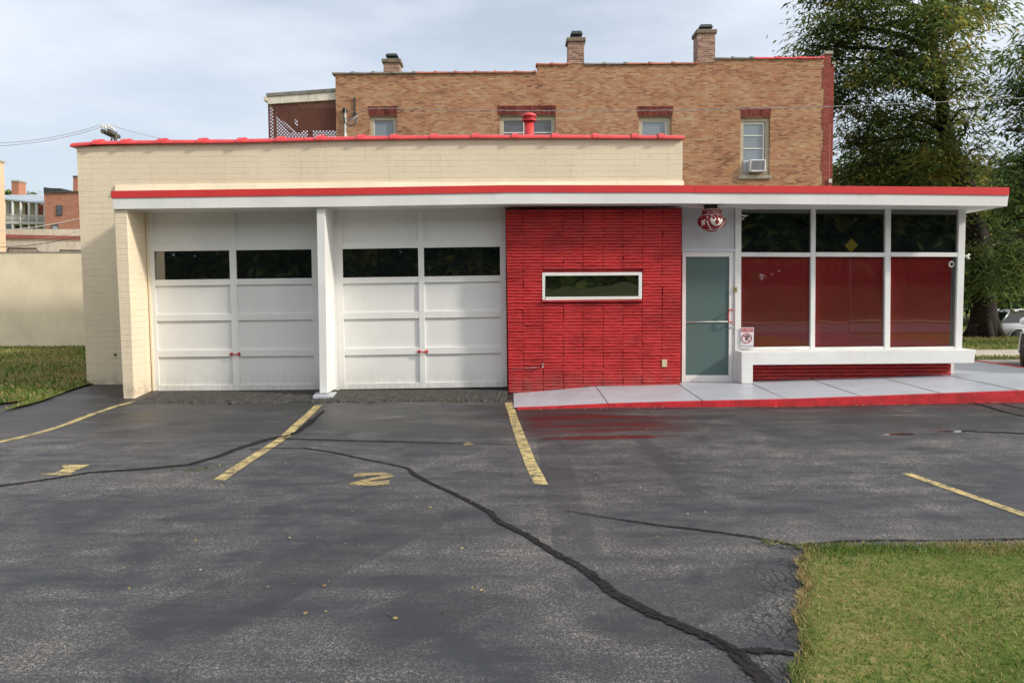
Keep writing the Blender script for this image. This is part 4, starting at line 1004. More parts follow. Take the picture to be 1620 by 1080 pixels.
mb = MB(); mb.pq([(1173, 545.5), (1191.4, 545.5), (1191.4, 549.8), (1173, 549.8)], YN-.002, .0019); mb.build('footer', MAT['sign_grey'], sg)

# ================================================================== BRICK APARTMENT BUILDING BEHIND
YA = 25.5
apt = thing('brick_building', (W(925, 300, YA).x, YA, -.1), 'two storey tan brick apartment building with three chimneys and stepped parapet behind the garage', 'building')
def X(px, d=YA, py=150): return W(px, py, d).x
def Zc(py, px=925, d=YA): return W(px, py, d).z
def wall_holes(m_, x0, x1, z0, z1, holes, y, rev):
    xs_ = sorted({x0, x1, *[h[0] for h in holes], *[h[1] for h in holes]}); zs_ = sorted({z0, z1, *[h[2] for h in holes], *[h[3] for h in holes]})
    for a, b in zip(xs_, xs_[1:]):
        for c_, d_ in zip(zs_, zs_[1:]):
            if any(h[0] <= (a+b)/2 <= h[1] and h[2] <= (c_+d_)/2 <= h[3] for h in holes): continue
            m_.add([(a, y, c_), (b, y, c_), (b, y, d_), (a, y, d_)], [(0, 1, 2, 3)])
    for (a, b, c_, d_) in holes:
        m_.add([(a, y, c_), (a, y, d_), (a, y+rev, d_), (a, y+rev, c_)], [(0, 1, 2, 3)]); m_.add([(b, y, c_), (b, y+rev, c_), (b, y+rev, d_), (b, y, d_)], [(0, 1, 2, 3)])
        m_.add([(a, y, d_), (b, y, d_), (b, y+rev, d_), (a, y+rev, d_)], [(0, 1, 2, 3)]); m_.add([(a, y, c_), (a, y+rev, c_), (b, y+rev, c_), (b, y, c_)], [(0, 1, 2, 3)])
xa, xb, xc, xd, xe = X(531), X(850), X(1104), X(1130), X(1306)
zA, zB, zC = Zc(115.5, 690), Zc(101.5, 975), Zc(92.5, 1215)
wins = [(584, 627.4, 183.8, None, 606), (790, 878.8, 183, None, 834), (1010.7, 1062.4, 184.6, None, 1036), (1171.9, 1219, 185.8, 277.5, 1195)]
holes = []
for (a, b, t, bt, mid) in wins:
    zt_ = Zc(t, mid); zb_ = Zc(bt, mid) if bt else zt_ - 1.85
    holes.append((X(a), X(b), zb_, zt_))
mb = MB()
wall_holes(mb, xa, xe, -.3, zA, holes, YA, .13)
wall_holes(mb, xb, xe, zA, zB, [], YA, 0); wall_holes(mb, xc, xe, zB, zC, [], YA, 0)
mb.add([(xb, YA, zA), (xb, YA, zB), (xb, YA+.3, zB), (xb, YA+.3, zA)], [(0, 1, 2, 3)])
mb.add([(xc, YA, zB), (xc, YA, zC), (xc, YA+.3, zC), (xc, YA+.3, zB)], [(0, 1, 2, 3)])
mb.build('wall', MAT['tan'], apt, weld=False, recalc=False)
YAB = YA+14
mb = MB(); mb.add([(xa, YA, -.3), (xa, YA, zA), (xa, YAB, zA), (xa, YAB, -.3)], [(0, 1, 2, 3)]); mb.add([(xa, YAB, -.3), (xa, YAB, zA), (xe, YAB, zA), (xe, YAB, -.3)], [(0, 1, 2, 3)])
mb.build('wall', MAT['tan_y'], apt, recalc=False)
mb = MB(); mb.box(xa+.02, xe-.01, YA+.32, YAB-.02, zA-.5, zA-.3); mb.build('roof', MAT['roof'], apt)
# quoined red corner and front pier
mb = MB(); xq0, xq1 = X(1304), X(1313.5)
z = -.3; k = 0
while z < Zc(87, 1306):
    h = .62; z1 = min(z+h, Zc(86, 1306)); off = .06 if k % 2 else 0
    mb.box(xq0-off-.0, xq1, YA-.012, YA+.3, z, z1-.0005); z = z1; k += 1
mb.box(xq1, X(1321), YA+.10, YA+.9, -.3, Zc(101, 1316)); mb.box(xq1-.4, X(1321), YA+.9, YAB, -.3, zC-.4)
mb.build('corner_pier', MAT['redbrick'], apt, weld=False)
mb = MB(); mb.box(xq0+.0, xq1+.05, YA-.05, YA+.38, Zc(86, 1306), Zc(81.5, 1306)); mb.box(xq1-.02+.08, X(1322.5), YA+.05, YA+1.0, Zc(101, 1316)+.001, Zc(97.5, 1316)); mb.build('pier_cap', MAT['stone'], apt, weld=False)
mb = MB(); mb.tube([(X(1313.3), YA+.06, 1), (X(1313.3), YA+.06, Zc(196, 1313))], .05, 8); mb.build('downpipe', MAT['lattice'], apt)
mb = MB(); mb.rect(1311.5, 283, 1316, 289, YA-.06, .1); mb.build('service_box', MAT['storm'], apt)
# coping tiles
def coping(pts, mats, pitch_):
    for (x0, x1, z, mk) in pts:
        m_ = MB(); n_ = max(1, round((x1-x0)/pitch_)); 
        for i in range(n_):
            a = x0+(x1-x0)*i/n_; b = x0+(x1-x0)*(i+1)/n_
            def ar(x, ry, rz): return [(x, YA+.15+ry*math.cos(t), z-.02+rz*math.sin(t)) for t in np.linspace(0, math.pi, 9)]
            m_.prism(ar(a, .2, .09), ar(b, .2, .075)); m_.prism(ar(b-.05, .22, .11), ar(b+.03, .22, .11))
        m_.build('coping', MAT[mk], apt, weld=False)
coping([(X(526), X(655), zA, 'grey_tile'), (X(655)+.05, xb-.06, zA, 'tile'), (X(848), X(899), zB, 'tile'), (X(924.5), X(990), zB, 'grey_tile'), (X(990)+.05, X(1102), zB, 'tile'),
        (X(1131), X(1190), zC, 'grey_tile'), (X(1190)+.05, xq0-.05, zC, 'red_tile')], None, .62)
# chimneys
def chimney(x0, x1, ytop, ybot, cap, mid):
    m_ = MB(); a, b = X(x0), X(x1); zt_, zb_ = Zc(ytop, mid), Zc(ybot, mid); dep = (b-a)*1.1
    m_.box(a, b, YA-.015, YA+dep, zb_-.06, zt_-.12); ch = m_.build('chimney', MAT['chim'], apt)
    m_ = MB(); m_.box(a-.05, b+.05, YA-.065, YA+dep+.05, zt_-.12, zt_); m_.build('crown', MAT['crown'], ch, bevel=.02)
    c0, c1, y0, y1 = cap; m_ = MB(); za, zb2 = Zc(y1, mid), Zc(y0, mid); 
    m_.prism([(X(c0), YA, za), (X(c1), YA, za), (X(c1)-.04, YA+.06, zb2), (X(c0)+.04, YA+.06, zb2)], [(X(c0), YA+.45, za), (X(c1), YA+.45, za), (X(c1)-.04, YA+.38, zb2), (X(c0)+.04, YA+.38, zb2)])
    m_.box(X(c0)+.05, X(c1)-.05, YA+.05, YA+.4, zt_, zt_+.05)
    for x in (X(c0)+.05, X(c1)-.07): m_.box(x, x+.018, YA+.06, YA+.08, zt_+.05, za); m_.box(x, x+.018, YA+.36, YA+.38, zt_+.05, za)
    m_.build('chimney_cap', MAT['dark_metal'], ch, weld=False)
chimney(607.5, 632.5, 93.5, 112, (610.5, 630, 83.8, 88), 620)
chimney(899, 924, 60, 98, (903, 922, 48, 53.5), 911)
chimney(1103, 1130.6, 47.2, 96, (1106.5, 1127.5, 37.6, 42.8), 1117)
# windows
def apt_window(hole, gl, top_glass, bars, lint, sill, mid, split=None, mat='blind'):
    a, b, zb_, zt_ = hole; m_ = MB(); frame4(m_, a, b, zb_, zt_, .12, YA+.085, .07); wn_ = m_.build('window', MAT['frame'], apt, bevel=.006)
    g0, g1 = X(gl[0]), X(gl[1]); gt = Zc(top_glass, mid); m_ = MB(); frame4(m_, g0-.05, g1+.05, zb_+.12, gt+.05, .05, YA+.105, .04)
    for y in bars: m_.box(g0, g1, YA+.105, YA+.14, Zc(y, mid)-.018, Zc(y, mid)+.018)
    if split: m_.box(X(split[0]), X(split[1]), YA+.103, YA+.142, zb_+.17, gt)
    m_.build('sash', MAT['storm'], wn_, weld=False)
    m_ = MB(); m_.box(g0-.01, g1+.01, YA+.125, YA+.13, zb_+.15, gt+.01); m_.build('window_pane', MAT[mat], wn_)
    m_ = MB(); m_.box(a+.10, b-.10, YA+.15, YA+.17, zb_, zt_); m_.build('backing', MAT['frame'], wn_)
    m_ = MB(); l0, l1, ly0, ly1 = lint
    m_.prism([(X(l0)-.02, YA-.012, Zc(ly0, mid)), (X(l1)+.02, YA-.012, Zc(ly0, mid)), (X(l1), YA-.012, Zc(ly1, mid)), (X(l0), YA-.012, Zc(ly1, mid))], [(X(l0)-.02, YA+.12, Zc(ly0, mid)), (X(l1)+.02, YA+.12, Zc(ly0, mid)), (X(l1), YA+.12, Zc(ly1, mid)), (X(l0), YA+.12, Zc(ly1, mid))])
    m_.build('lintel', MAT['soldier'], wn_)
    m_ = MB(); m_.box(a-.05, b+.05, YA-.06, YA+.11, zb_-.11, zb_-.001); m_.build('window_sill', MAT['stone'], wn_, bevel=.01)
apt_window(holes[0], (591, 623.4), 190, [], (583, 628, 168.3, 182.9), None, 606)
MAT['dimglass'] = glass('window_with_curtain', (.10, .105, .12), .05, .6)
apt_window(holes[1], (796.5, 872.2), 190, [209], (788, 879, 167.5, 182), None, 834, (827.5, 834), 'dimglass')
apt_window(holes[2], (1016.5, 1053.5), 192.4, [], (1009.6, 1064, 168.3, 183.6), None, 1036)
apt_window(holes[3], (1177.6, 1209), 195.7, [213.8, 234.2, 254], (1173, 1219.4, 170.8, 184.6), None, 1195)
# window air conditioner
acx0, acx1 = X(1185.3), X(1209.8); az0, az1 = Zc(272.6, 1197), Zc(254.2, 1197)
ac = thing('air_conditioner', ((acx0+acx1)/2, YA, az0), 'white window air conditioner in the rightmost upstairs window of the brick building', 'air conditioner')
mb = MB(); frame4(mb, acx0, acx1, az0, az1, .035, YA-.20, .33); mb.build('casing', MAT['sign_white'], ac, bevel=.008)
mb = MB(); mb.box(acx0+.03, acx1-.03, YA-.17, YA-.165, az0+.03, az1-.03)
for k in range(14): zz_ = az0+.045+k*(az1-az0-.09)/13; mb.box(acx0+.036, acx1-.036, YA-.185, YA-.171, zz_, zz_+.008)
mb.build('grille', MAT['metal'], ac, weld=False)
mb = MB()
for k in range(6): x = X(1178)+k*(acx0-X(1178))/6; mb.box(x, x+.012, YA+.06-.008*(k % 2), YA+.10, az0, az1)
mb.build('side_curtain', MAT['grey_white'], ac, weld=False)
# lattice-screened rear porch (part of the apartment building)
px0, px1 = X(424.5, YA+.15), X(534, YA+.15); pz = lambda y, x=480: W(x, y, YA+.15).z; YQ = YA+.15
mb = MB(); mb.prism([W(421, 147.7, YQ-.08), W(532.4, 139.7, YQ-.08), W(532.4, 145, YQ-.08), W(421, 152.9, YQ-.08)], [W(421, 147.7, YQ-.08)+Vector((0, 3.4, 0)), W(532.4, 139.7, YQ-.08)+Vector((0, 3.4, 0)), W(532.4, 145, YQ-.08)+Vector((0, 3.4, 0)), W(421, 152.9, YQ-.08)+Vector((0, 3.4, 0))])
pr = mb.build('porch_roof', MAT['grey_tile'], apt)
f = [W(424, 154, YQ+.1), W(532, 146.6, YQ+.1), W(532, 147.6, YQ+.1), W(424, 155, YQ+.1)]; mb = MB(); mb.prism(f, [v+Vector((0, 3.1, 0)) for v in f]); mb.build('soffit', MAT['door_white'], pr)
mb = MB(); mb.prism([W(421.5, 153, YQ-.05), W(532.4, 145.1, YQ-.05), W(532.4, 157.7, YQ-.05), W(423.5, 164.8, YQ-.05)], [W(421.5, 153, YQ-.05)+Vector((0, .05, 0)), W(532.4, 145.1, YQ-.05)+Vector((0, .05, 0)), W(532.4, 157.7, YQ-.05)+Vector((0, .05, 0)), W(423.5, 164.8, YQ-.05)+Vector((0, .05, 0))])
mb.box(px0-.12, px0-.03, YQ-.1, YQ+3.2, pz(160), pz(153.5)); mb.build('porch_fascia', MAT['peel'], pr, weld=False)
zl0 = pz(218)-1.2
def lat(m_, x0, x1, z0, z1t, z1r, y):
    sp_ = .10
    def zt_(x): return z1t + (z1r-z1t)*(x-x0)/(x1-x0)
    for dr_ in (1, -1):
        c_ = -(z1r-z0)-.5
        span = (x1-x0)+(max(z1t, z1r)-z0)
        k_ = 0
        while k_*sp_ < span:
            s0 = k_*sp_; pts_ = []
            # line x = x_start + t, z = z0 + dr*t
            for t in np.linspace(0, span, 160):
                x = x0 + s0 - t if dr_ == 1 else x1 - s0 + t; z_ = z0 + t
                if x0 <= x <= x1 and z_ <= zt_(x): pts_.append((x, z_))
            if len(pts_) > 1:
                a, b = pts_[0], pts_[-1]; h = .0165; yo_ = y if dr_ == 1 else y+.009
                dx, dz = b[0]-a[0], b[1]-a[1]; L_ = math.hypot(dx, dz); nx_, nz_ = -dz/L_*h, dx/L_*h
                m_.prism([(a[0]+nx_, yo_, a[1]+nz_), (b[0]+nx_, yo_, b[1]+nz_), (b[0]-nx_, yo_, b[1]-nz_), (a[0]-nx_, yo_, a[1]-nz_)], [(a[0]+nx_, yo_+.007, a[1]+nz_), (b[0]+nx_, yo_+.007, b[1]+nz_), (b[0]-nx_, yo_+.007, b[1]-nz_), (a[0]-nx_, yo_+.007, a[1]-nz_)])
            k_ += 1
mb = MB(); lat(mb, px0, px1, zl0, W(424, 164.5, YQ).z, W(534, 157.5, YQ).z, YQ); mb.build('lattice', MAT['lattice'], apt, weld=False)
mb = MB(); mb.box(px0-.025, px0+.01, YQ+.02, YQ+.06, 0, W(424, 165, YQ).z); mb.tube([W(434, 168, YQ+.5), W(436, 225, YQ+.5)], .045, 6)
mb.tube([W(432, 178, YQ+.6), W(474, 209, YQ+.6)], .035, 6); mb.tube([W(434, 186, YQ+.6), W(462, 210, YQ+.6)], .02, 6)
mb.box(X(447), px1, YQ+1.6, YQ+1.65, W(490, 206, YQ+1.6).z, W(490, 171, YQ+1.6).z); mb.box(px0, px1, YQ+.2, YQ+3.1, zl0-.1, zl0)
mb.prism([W(430, 170, YQ+.8), W(447, 170, YQ+.8), W(478, 210, YQ+.8), W(470, 210, YQ+.8)], [W(430, 170, YQ+.85), W(447, 170, YQ+.85), W(478, 210, YQ+.85), W(470, 210, YQ+.85)])
mb.box(X(473), X(481), YQ+.85, YQ+.9, zl0, pz(190)); mb.build('porch_frame', MAT['brownwall'], apt, weld=False)
# service mast
mb = MB(); mb.tube([(X(545.8), YA-.05, 2.5), (X(545.8), YA-.05, Zc(176, 545))], .035, 8); cond = mb.build('conduit', MAT['storm'], apt)
mb = MB(); mb.tube([W(545.5, 178, YA-.06), W(545.5, 171.5, YA-.06)], .07, 10); mb.build('conduit_head', MAT['black'], cond)
mb = MB(); mb.rect(560, 154, 562, 186, YA-.05, .04); mb.rect(558.3, 178, 562.5, 184, YA-.12, .1); mb.build('cable_bracket', MAT['dark_metal'], apt, weld=False)

sc_ = thing('service_cable', W(562, 183, YA-.1), 'pale twisted service cable strung across the front of the brick building', 'cable')
pts = [W(546, 172, YA-.1), W(543.5, 184, YA-.13), W(545, 194, YA-.14), W(552, 199, YA-.14), W(560, 197, YA-.14), W(564, 188, YA-.13), W(567, 179, YA-.14)]
mb = MB(); mb.tube(pts, .016, 6); mb.tube([p+Vector((.03, -.02, -.03)) for p in pts[1:-1]], .015, 6); mb.build('drip_loop', MAT['wire_dark'], sc_, weld=False)
mb = MB(); mb.tube([W(547, 172, YA-.12), W(546, 186, YA-.15), W(551, 195, YA-.15), W(558, 190, YA-.15), W(566, 183, YA-.15)], .012, 6); mb.tube([W(550, 190, YA-.15), W(567, 183, YA-.15)], .013, 6); mb.build('drip_loop', MAT['wire'], sc_, weld=False)
cp_ = [(566, 180), (575, 173.5), (590, 171.6), (640, 172), (720, 174), (800, 175), (900, 175.6), (1000, 175.2), (1100, 174), (1200, 172), (1320, 168.4), (1420, 164.6), (1520, 160), (1640, 154.4), (1800, 146)]
pts = [W(x, y, lerp(YA-.12, 21.5, max(0, (x-566)/1230))) for x, y in cp_]
mb = MB(); mb.tube(pts, .007, 6)
fine = [pts[i].lerp(pts[i+1], k/40) for i in range(len(pts)-1) for k in range(40)]
mb.tube([p+Vector((0, .014*math.cos(i*.55), .014*math.sin(i*.55))) for i, p in enumerate(fine)], .0055, 5); mb.build('conductor', MAT['wire'], sc_, weld=False)

# ================================================================== LEFT BACKGROUND
YN1 = 25.4
nb_ = thing('cream_building', (-15, YN1, 0), 'long low cream stucco building with a blank wall behind the left lawn', 'building')
mb = MB(); p0 = W(0, 400, YN1); mb.box(-40, W(160, 400, YN1).x, YN1, YN1+3, -.2, p0.z); mb.build('wall', MAT['cream_plain'], nb_)
mb = MB(); mb.box(-40, W(160, 400, YN1).x+.03, YN1-.02, YN1+3, p0.z, p0.z+.03); mb.build('roof', MAT['stone'], nb_)
YPe = 29.0
pq0, pq1 = W(6.3, 258, 34.0), W(12.2, 520, 34.0)
pb = thing('peach_building', (pq0.x-1, YPe, 0), 'tall peach stucco building corner at the far left edge', 'building')
fr_ = [Vector((-40, YPe, pq0.z)), Vector((pq0.x, YPe, pq0.z)), Vector((pq1.x, YPe, -.2)), Vector((-40, YPe, -.2))]
mb = MB(); mb.prism(fr_, [v+Vector((0, 5, 0)) for v in fr_]); mb.build('wall', MAT['peach'], pb)
mb = MB(); mb.box(-40, pq0.x+.04, YPe-.05, YPe+5.04, pq0.z, pq0.z+.07); mb.build('coping', MAT['stone'], pb)
YB2 = 36.0
wb = thing('banded_building', (W(70, 400, YB2).x, YB2, 0), 'low white building with a maroon band under its parapet, behind the cream wall', 'building')
mb = MB(); mb.prism([W(-60, 362.5, YB2), W(150, 362.5, YB2), W(150, 540, YB2), W(-60, 540, YB2)], [v+Vector((0, 6, 0)) for v in (W(-60, 362.5, YB2), W(150, 362.5, YB2), W(150, 540, YB2), W(-60, 540, YB2))]); mb.build('wall', MAT['peel'], wb)
mb = MB(); mb.prism([W(-60, 369.5, YB2-.06), W(150, 373.8, YB2-.06), W(150, 379, YB2-.06), W(-60, 376, YB2-.06)], [v+Vector((0, .055, 0)) for v in (W(-60, 369.5, YB2-.06), W(150, 373.8, YB2-.06), W(150, 379, YB2-.06), W(-60, 376, YB2-.06))]); mb.build('band', MAT['maroon'], wb)
mb = MB(); mb.tube([W(12.5, 400, YB2-.08), W(12.5, 393, YB2-.08), W(57, 393, YB2-.08), W(58.5, 397.5, YB2-.08), W(75, 400, YB2-.08)], .035, 6); mb.tube([W(95, 400, YB2-.08), W(95, 396, YB2-.08), W(140, 396.5, YB2-.08)], .035, 6); mb.build('pipe', MAT['wood'], wb, weld=False)
YB3 = 62.0
bb = thing('balcony_building', (W(38, 400, YB3).x, YB3, -.3), 'two storey house with open grey balconies and a pale grey roof in the left distance', 'building')
ex = lambda L_, dy: [v+Vector((0, dy, 0)) for v in L_]
f = [W(0, 316, YB3+1.6), W(69, 320, YB3+1.6), W(69, 420, YB3+1.6), W(0, 420, YB3+1.6)]
mb = MB(); mb.prism(f, ex(f, 6)); mb.build('wall', MAT['paleyellow'], bb)
mb = MB(); f = [W(-5, 312.4, YB3), W(72, 321.5, YB3), W(72, 323, YB3), W(-5, 315, YB3)]; g_ = [W(-5, 308.6, YB3+4), W(68.5, 307.4, YB3+4), W(68.5, 308.4, YB3+4), W(-5, 309.6, YB3+4)]; mb.prism(f, g_); mb.build('roof', MAT['slate'], bb)
for x in (7, 20, 33, 46, 58, 71): mb = MB(); mb.tube([W(x, 314+x*.13, YB3+.1), W(x+.5, 420, YB3+.1)], .09, 6); mb.build('porch_post', MAT['paleporch'], bb, weld=False)
mb = MB()
f = [W(2, 350, YB3), W(72, 351.5, YB3), W(72, 354.5, YB3), W(2, 354, YB3)]; mb.prism(f, ex(f, 1.7))
f = [W(2, 339.5, YB3), W(72, 342, YB3), W(72, 343, YB3), W(2, 340.5, YB3)]; mb.prism(f, ex(f, .08))
for k in range(46): x = 4+k*1.5; mb.tube([W(x, 340, YB3+.04), W(x, 351, YB3+.04)], .022, 4)
mb.build('balcony_railing', MAT['paleporch'], bb, weld=False)
for (a, b, c_, d_, mk) in ((14, 18.5, 321, 336, 'glass'), (40, 44, 323, 345, 'brownwall'), (60.5, 68, 324, 345, 'tile'), (10, 21, 355.5, 372, 'glass'), (24, 33, 356, 372, 'wood'), (36.5, 47, 356, 372, 'glass'), (49.5, 59, 356, 372, 'glass')):
    mb = MB(); mb.rect(a, c_, b, d_, YB3+1.56, .05); mb.build('window' if mk == 'glass' else 'door', MAT[mk], bb)
YB4 = 60.0
rb = thing('red_brick_building', (W(97, 400, YB4).x, YB4, -.3), 'small flat roofed red brick building with one dark window in the left distance', 'building')
f = [W(69.5, 305, YB4), W(140, 303.5, YB4), W(140, 420, YB4), W(74, 420, YB4)]; mb = MB(); mb.prism(f, ex(f, 5)); mb.build('wall', MAT['farbrick'], rb)
f = [W(68.8, 303.6, YB4-.1), W(140, 302.2, YB4-.1), W(140, 303.8, YB4-.1), W(68.8, 305.4, YB4-.1)]; mb = MB(); mb.prism(f, ex(f, 5.2)); mb.build('coping', MAT['wood'], rb)
mb = MB(); mb.rect(89, 324.5, 98.5, 341, YB4-.05, .1); wn_ = mb.build('window', MAT['wood'], rb); mb = MB(); mb.rect(90.5, 325.6, 97.3, 340, YB4-.07, .015); mb.build('window_pane', MAT['glass'], wn_)
mb = MB(); mb.rect(81.5, 354.2, 91.5, 372, YB4-.05, .1); wn_ = mb.build('door', MAT['wood'], rb); mb = MB(); mb.rect(83.2, 358, 90.5, 372, YB4-.07, .015); mb.build('door_panel', MAT['slate'], wn_)
f = [W(69, 296, YB4+1), W(79, 297.5, YB4+1), W(97, 298, YB4+1), (W(97, 304, YB4+1)), W(69, 304, YB4+1)]; mb = MB(); mb.prism(f, ex(f, 2)); mb.build('roof_screen', MAT['dark_metal'], rb)
mb = MB(); mb.rect(115.5, 279, 122.5, 304, YB4+2, .8); ch = mb.build('chimney', MAT['farbrick'], rb); mb = MB(); mb.rect(114.8, 278, 123.2, 280, YB4+1.95, .9); mb.build('crown', MAT['wood'], ch)
mb = MB(); mb.rect(18, 287, 29.5, 309, YB3+5, 1); ch = mb.build('chimney', MAT['farbrick'], bb); mb = MB(); mb.rect(17.3, 285, 30.2, 287.5, YB3+4.95, 1.1); mb.build('crown', MAT['stone'], ch)

# utility pole and lines
YU = 52.0
pole = thing('utility_pole', (W(182, 300, YU).x, YU, -.3), 'weathered wooden utility pole with two crossarms rising behind the garage roof', 'utility pole')
mb = MB(); mb.tube([(W(182.5, 300, YU).x, YU, -.3), W(182.5, 209, YU)], [.16, .11], 8); mb.tube([W(176, 225, YU-.5), W(177.5, 216, YU-.5)], .06, 6); mb.build('pole', MAT['wood'], pole, weld=False)
ins = []
for (a, b) in (((161.5, 207.2), (181, 216.6)), ((171.5, 206.9), (188.5, 217))):
    A = W(a[0], a[1], YU-1.2); B = W(b[0], b[1], YU+.9); d = (B-A).normalized(); n_ = d.cross(Vector((0, 0, 1))).normalized()*.09; u = Vector((0, 0, .10)); m_ = MB()
    m_.prism([A-n_-u, A+n_-u, A+n_+u, A-n_+u], [B-n_-u, B+n_-u, B+n_+u, B-n_+u]); arm = m_.build('crossarm', MAT['wood'], pole)
    for t in (.03, .27, .5):
        m_ = MB(); c_ = A.lerp(B, t) + Vector((0, 0, .1)); m_.lathe([(.02, 0), (.02, .10), (.07, .12), (.08, .16), (.05, .19), (.08, .23), (.06, .3), (.01, .32)], c_, 10); ins.append(c_+Vector((0, 0, .3)))
        m_.build('insulator', MAT['storm'], arm, weld=False)
def sagline(p, q_, sag, n_=24): return [p.lerp(q_, t)-Vector((0, 0, sag*4*t*(1-t))) for t in np.linspace(0, 1, n_)]
lab = ['upper power line running left from the crossarms of the pole', 'lower power line running left from the crossarms of the pole', 'power line dropping right from the pole behind the garage roof']
for (p, q_, s_, l_) in ((ins[0], W(-60, 226, 50), .4, lab[0]), (ins[1], W(-60, 231, 50), .4, lab[1]), (ins[3], W(300, 226, 53), .15, lab[2])):
    m_ = MB(); m_.tube(sagline(p, q_, s_), .017, 5); tag(m_.build('power_line', MAT['wire'], loc=p), l_, 'power line', 'lines from the utility pole')
for (a, b, s_, r_, mk, l_) in (((-10, 365), (140, 342), .1, .03, 'storm', 'pale overhead cable crossing in front of the distant balconies'), ((-10, 391), (135, 371), .12, .024, 'wire_dark', 'dark overhead cable crossing above the cream wall, lowest of the cables there'), ((-10, 384), (135, 363.5), .12, .014, 'wire', 'thin grey overhead cable crossing the maroon banded building')):
    p, q_ = W(a[0], a[1], 31), W(b[0], b[1], 31); m_ = MB(); m_.tube(sagline(p, q_, s_), r_*.55, 5); tag(m_.build('overhead_cable', MAT[mk], loc=p), l_, 'cable', 'cables at the left')
for (a, b, l_) in (((1300, 268), (1420, 238), 'upper thin wire between the brick building and the trees'), ((1300, 278), (1440, 262), 'lower thin wire between the brick building and the trees')):
    p, q_ = W(a[0], a[1], 44), W(b[0], b[1], 44); m_ = MB(); m_.tube(sagline(p, q_, .1), .012, 5); tag(m_.build('overhead_cable', MAT['wire_dark'], loc=p), l_, 'cable', 'wires by the trees')

# ================================================================== TREES
GREENS = np.array([(.062, .108, .030), (.090, .148, .038), (.135, .195, .048), (.21, .245, .06), (.30, .26, .055), (.044, .076, .024)])
def crown(blobs, per, frond, wdt, weights, yellow=lambda p: 0, droop=.5, spread=.32):
    """many drooping leaf sprays gathered in clumps through each blob's volume"""
    C = []; T = []
    for (c, r, sc) in blobs:
        n = int(per*r*r)
        v = rng.normal(size=(n, 3)); v /= np.linalg.norm(v, axis=1)[:, None]; rr = rng.uniform(.25, 1, n)**.6*rng.uniform(.8, 1.12, n)
        p = np.array(c)[None] + v*rr[:, None]*r*np.array(sc)[None]
        C.append(p)
        wts = np.array(weights, float); ti = rng.choice(len(GREENS), n, p=wts/wts.sum())
        yl = np.array([yellow(q_) for q_ in p]); ti = np.where(rng.uniform(0, 1, n) < yl, rng.choice([3, 4, 4], n), ti); T.append(ti)
    C = np.concatenate(C); T = np.concatenate(T); k = 24; keep = rng.uniform(0, 1, len(C)) < .42; C, T = C[keep], T[keep]
    sp_ = spread*rng.uniform(.7, 1.5, len(C)); cl = rng.uniform(.7, 1.3, len(C))
    g_ = rng.normal(size=(len(C)*k, 3)); rr2 = np.hypot(g_[:, 0], g_[:, 1])
    off = g_*np.repeat(sp_, k)[:, None]*np.array([1.25, 1.25, .34]); off[:, 2] -= np.repeat(sp_, k)*rr2**2*.22
    P = np.repeat(C, k, 0) + off; tint = GREENS[np.repeat(T, k)]*np.repeat(cl, k)[:, None]*rng.uniform(.75, 1.25, (len(P), 1))
    n = len(P); a = np.arctan2(off[:, 1], off[:, 0]) + rng.normal(size=n)*.8; L = rng.uniform(.6, 1.3, n)*frond
    d = np.stack([np.cos(a), np.sin(a), rng.uniform(-.9, .2, n)*droop*1.6], 1); d /= np.linalg.norm(d, axis=1)[:, None]
    upv = np.array([0, 0, 1.0]) + rng.normal(size=(n, 3))*.45
    s = np.cross(d, upv); s /= np.linalg.norm(s, axis=1)[:, None]; s *= (rng.uniform(.6, 1.2, n)*wdt)[:, None]
    m = P + d*(L*.5)[:, None]; e = P + d*L[:, None] + np.array([0, 0, -1])*(L*.35*droop)[:, None]
    co = np.concatenate([np.stack([P-s*.4, P+s*.4, m+s, m-s], 1), np.stack([m-s, m+s, e+s*.2, e-s*.2], 1)])
    return co, np.concatenate([tint, tint])
def tree(name, label, trunk, tr, blobs, per, frond, wdt, weights, group=None, yellow=lambda p: 0, limbs=True, **kw):
    t = thing(name, trunk[0], label, 'tree', group)
    m_ = MB(); m_.tube(trunk, tr, 12)
    if len(tr) > 2:                                                        # root flare
        for k in range(6):
            an = k*1.05+.3; b = Vector(trunk[0]); m_.tube([b+Vector((math.cos(an)*tr[0]*1.3, math.sin(an)*tr[0]*1.3, -.05)), b+Vector((math.cos(an)*tr[0]*.8, math.sin(an)*tr[0]*.8, .25)), b+Vector((math.cos(an)*tr[0]*.4, math.sin(an)*tr[0]*.4, .9))], [tr[0]*.25, tr[0]*.35, tr[0]*.3], 6)
    m_.build('trunk', MAT['bark'], t, weld=False)
    if limbs:
        m_ = MB(); tv = [Vector(p) for p in trunk]
        for (c, r, sc) in blobs:
            c = Vector(c); cand = [(tv[i].lerp(tv[i+1], k/6)) for i in range(len(tv)//2-1 if len(tv) > 3 else 0, len(tv)-1) for k in range(7)]
            b = min(cand, key=lambda p: (p-c).length + max(0, p.z-c.z+.6)*1.5)
            mid = b.lerp(c, .5)+Vector((random.uniform(-.4, .4), random.uniform(-.4, .4), .35)); L_ = (c-b).length
            m_.tube([b, b.lerp(mid, .5)+Vector((0, 0, .1)), mid, c], [.035+.022*L_, .03+.015*L_, .025+.009*L_, .015], 6)
            for _ in range(7):
                v = Vector((random.gauss(0, 1), random.gauss(0, 1), random.gauss(0, .7))).normalized()*r*.95; st = mid.lerp(c, random.uniform(.2, 1))
                m_.tube([st, st.lerp(c+v, .5)+Vector((0, 0, .1)), c+v], [.022, .015, .006], 4)
        m_.build('limbs', MAT['bark'], t, weld=False)
    co, tn = crown(blobs, per, frond, wdt, weights, yellow, **kw)
    raw('crown', co, 4, MAT['leaf'], t, tint=tn)
    return t
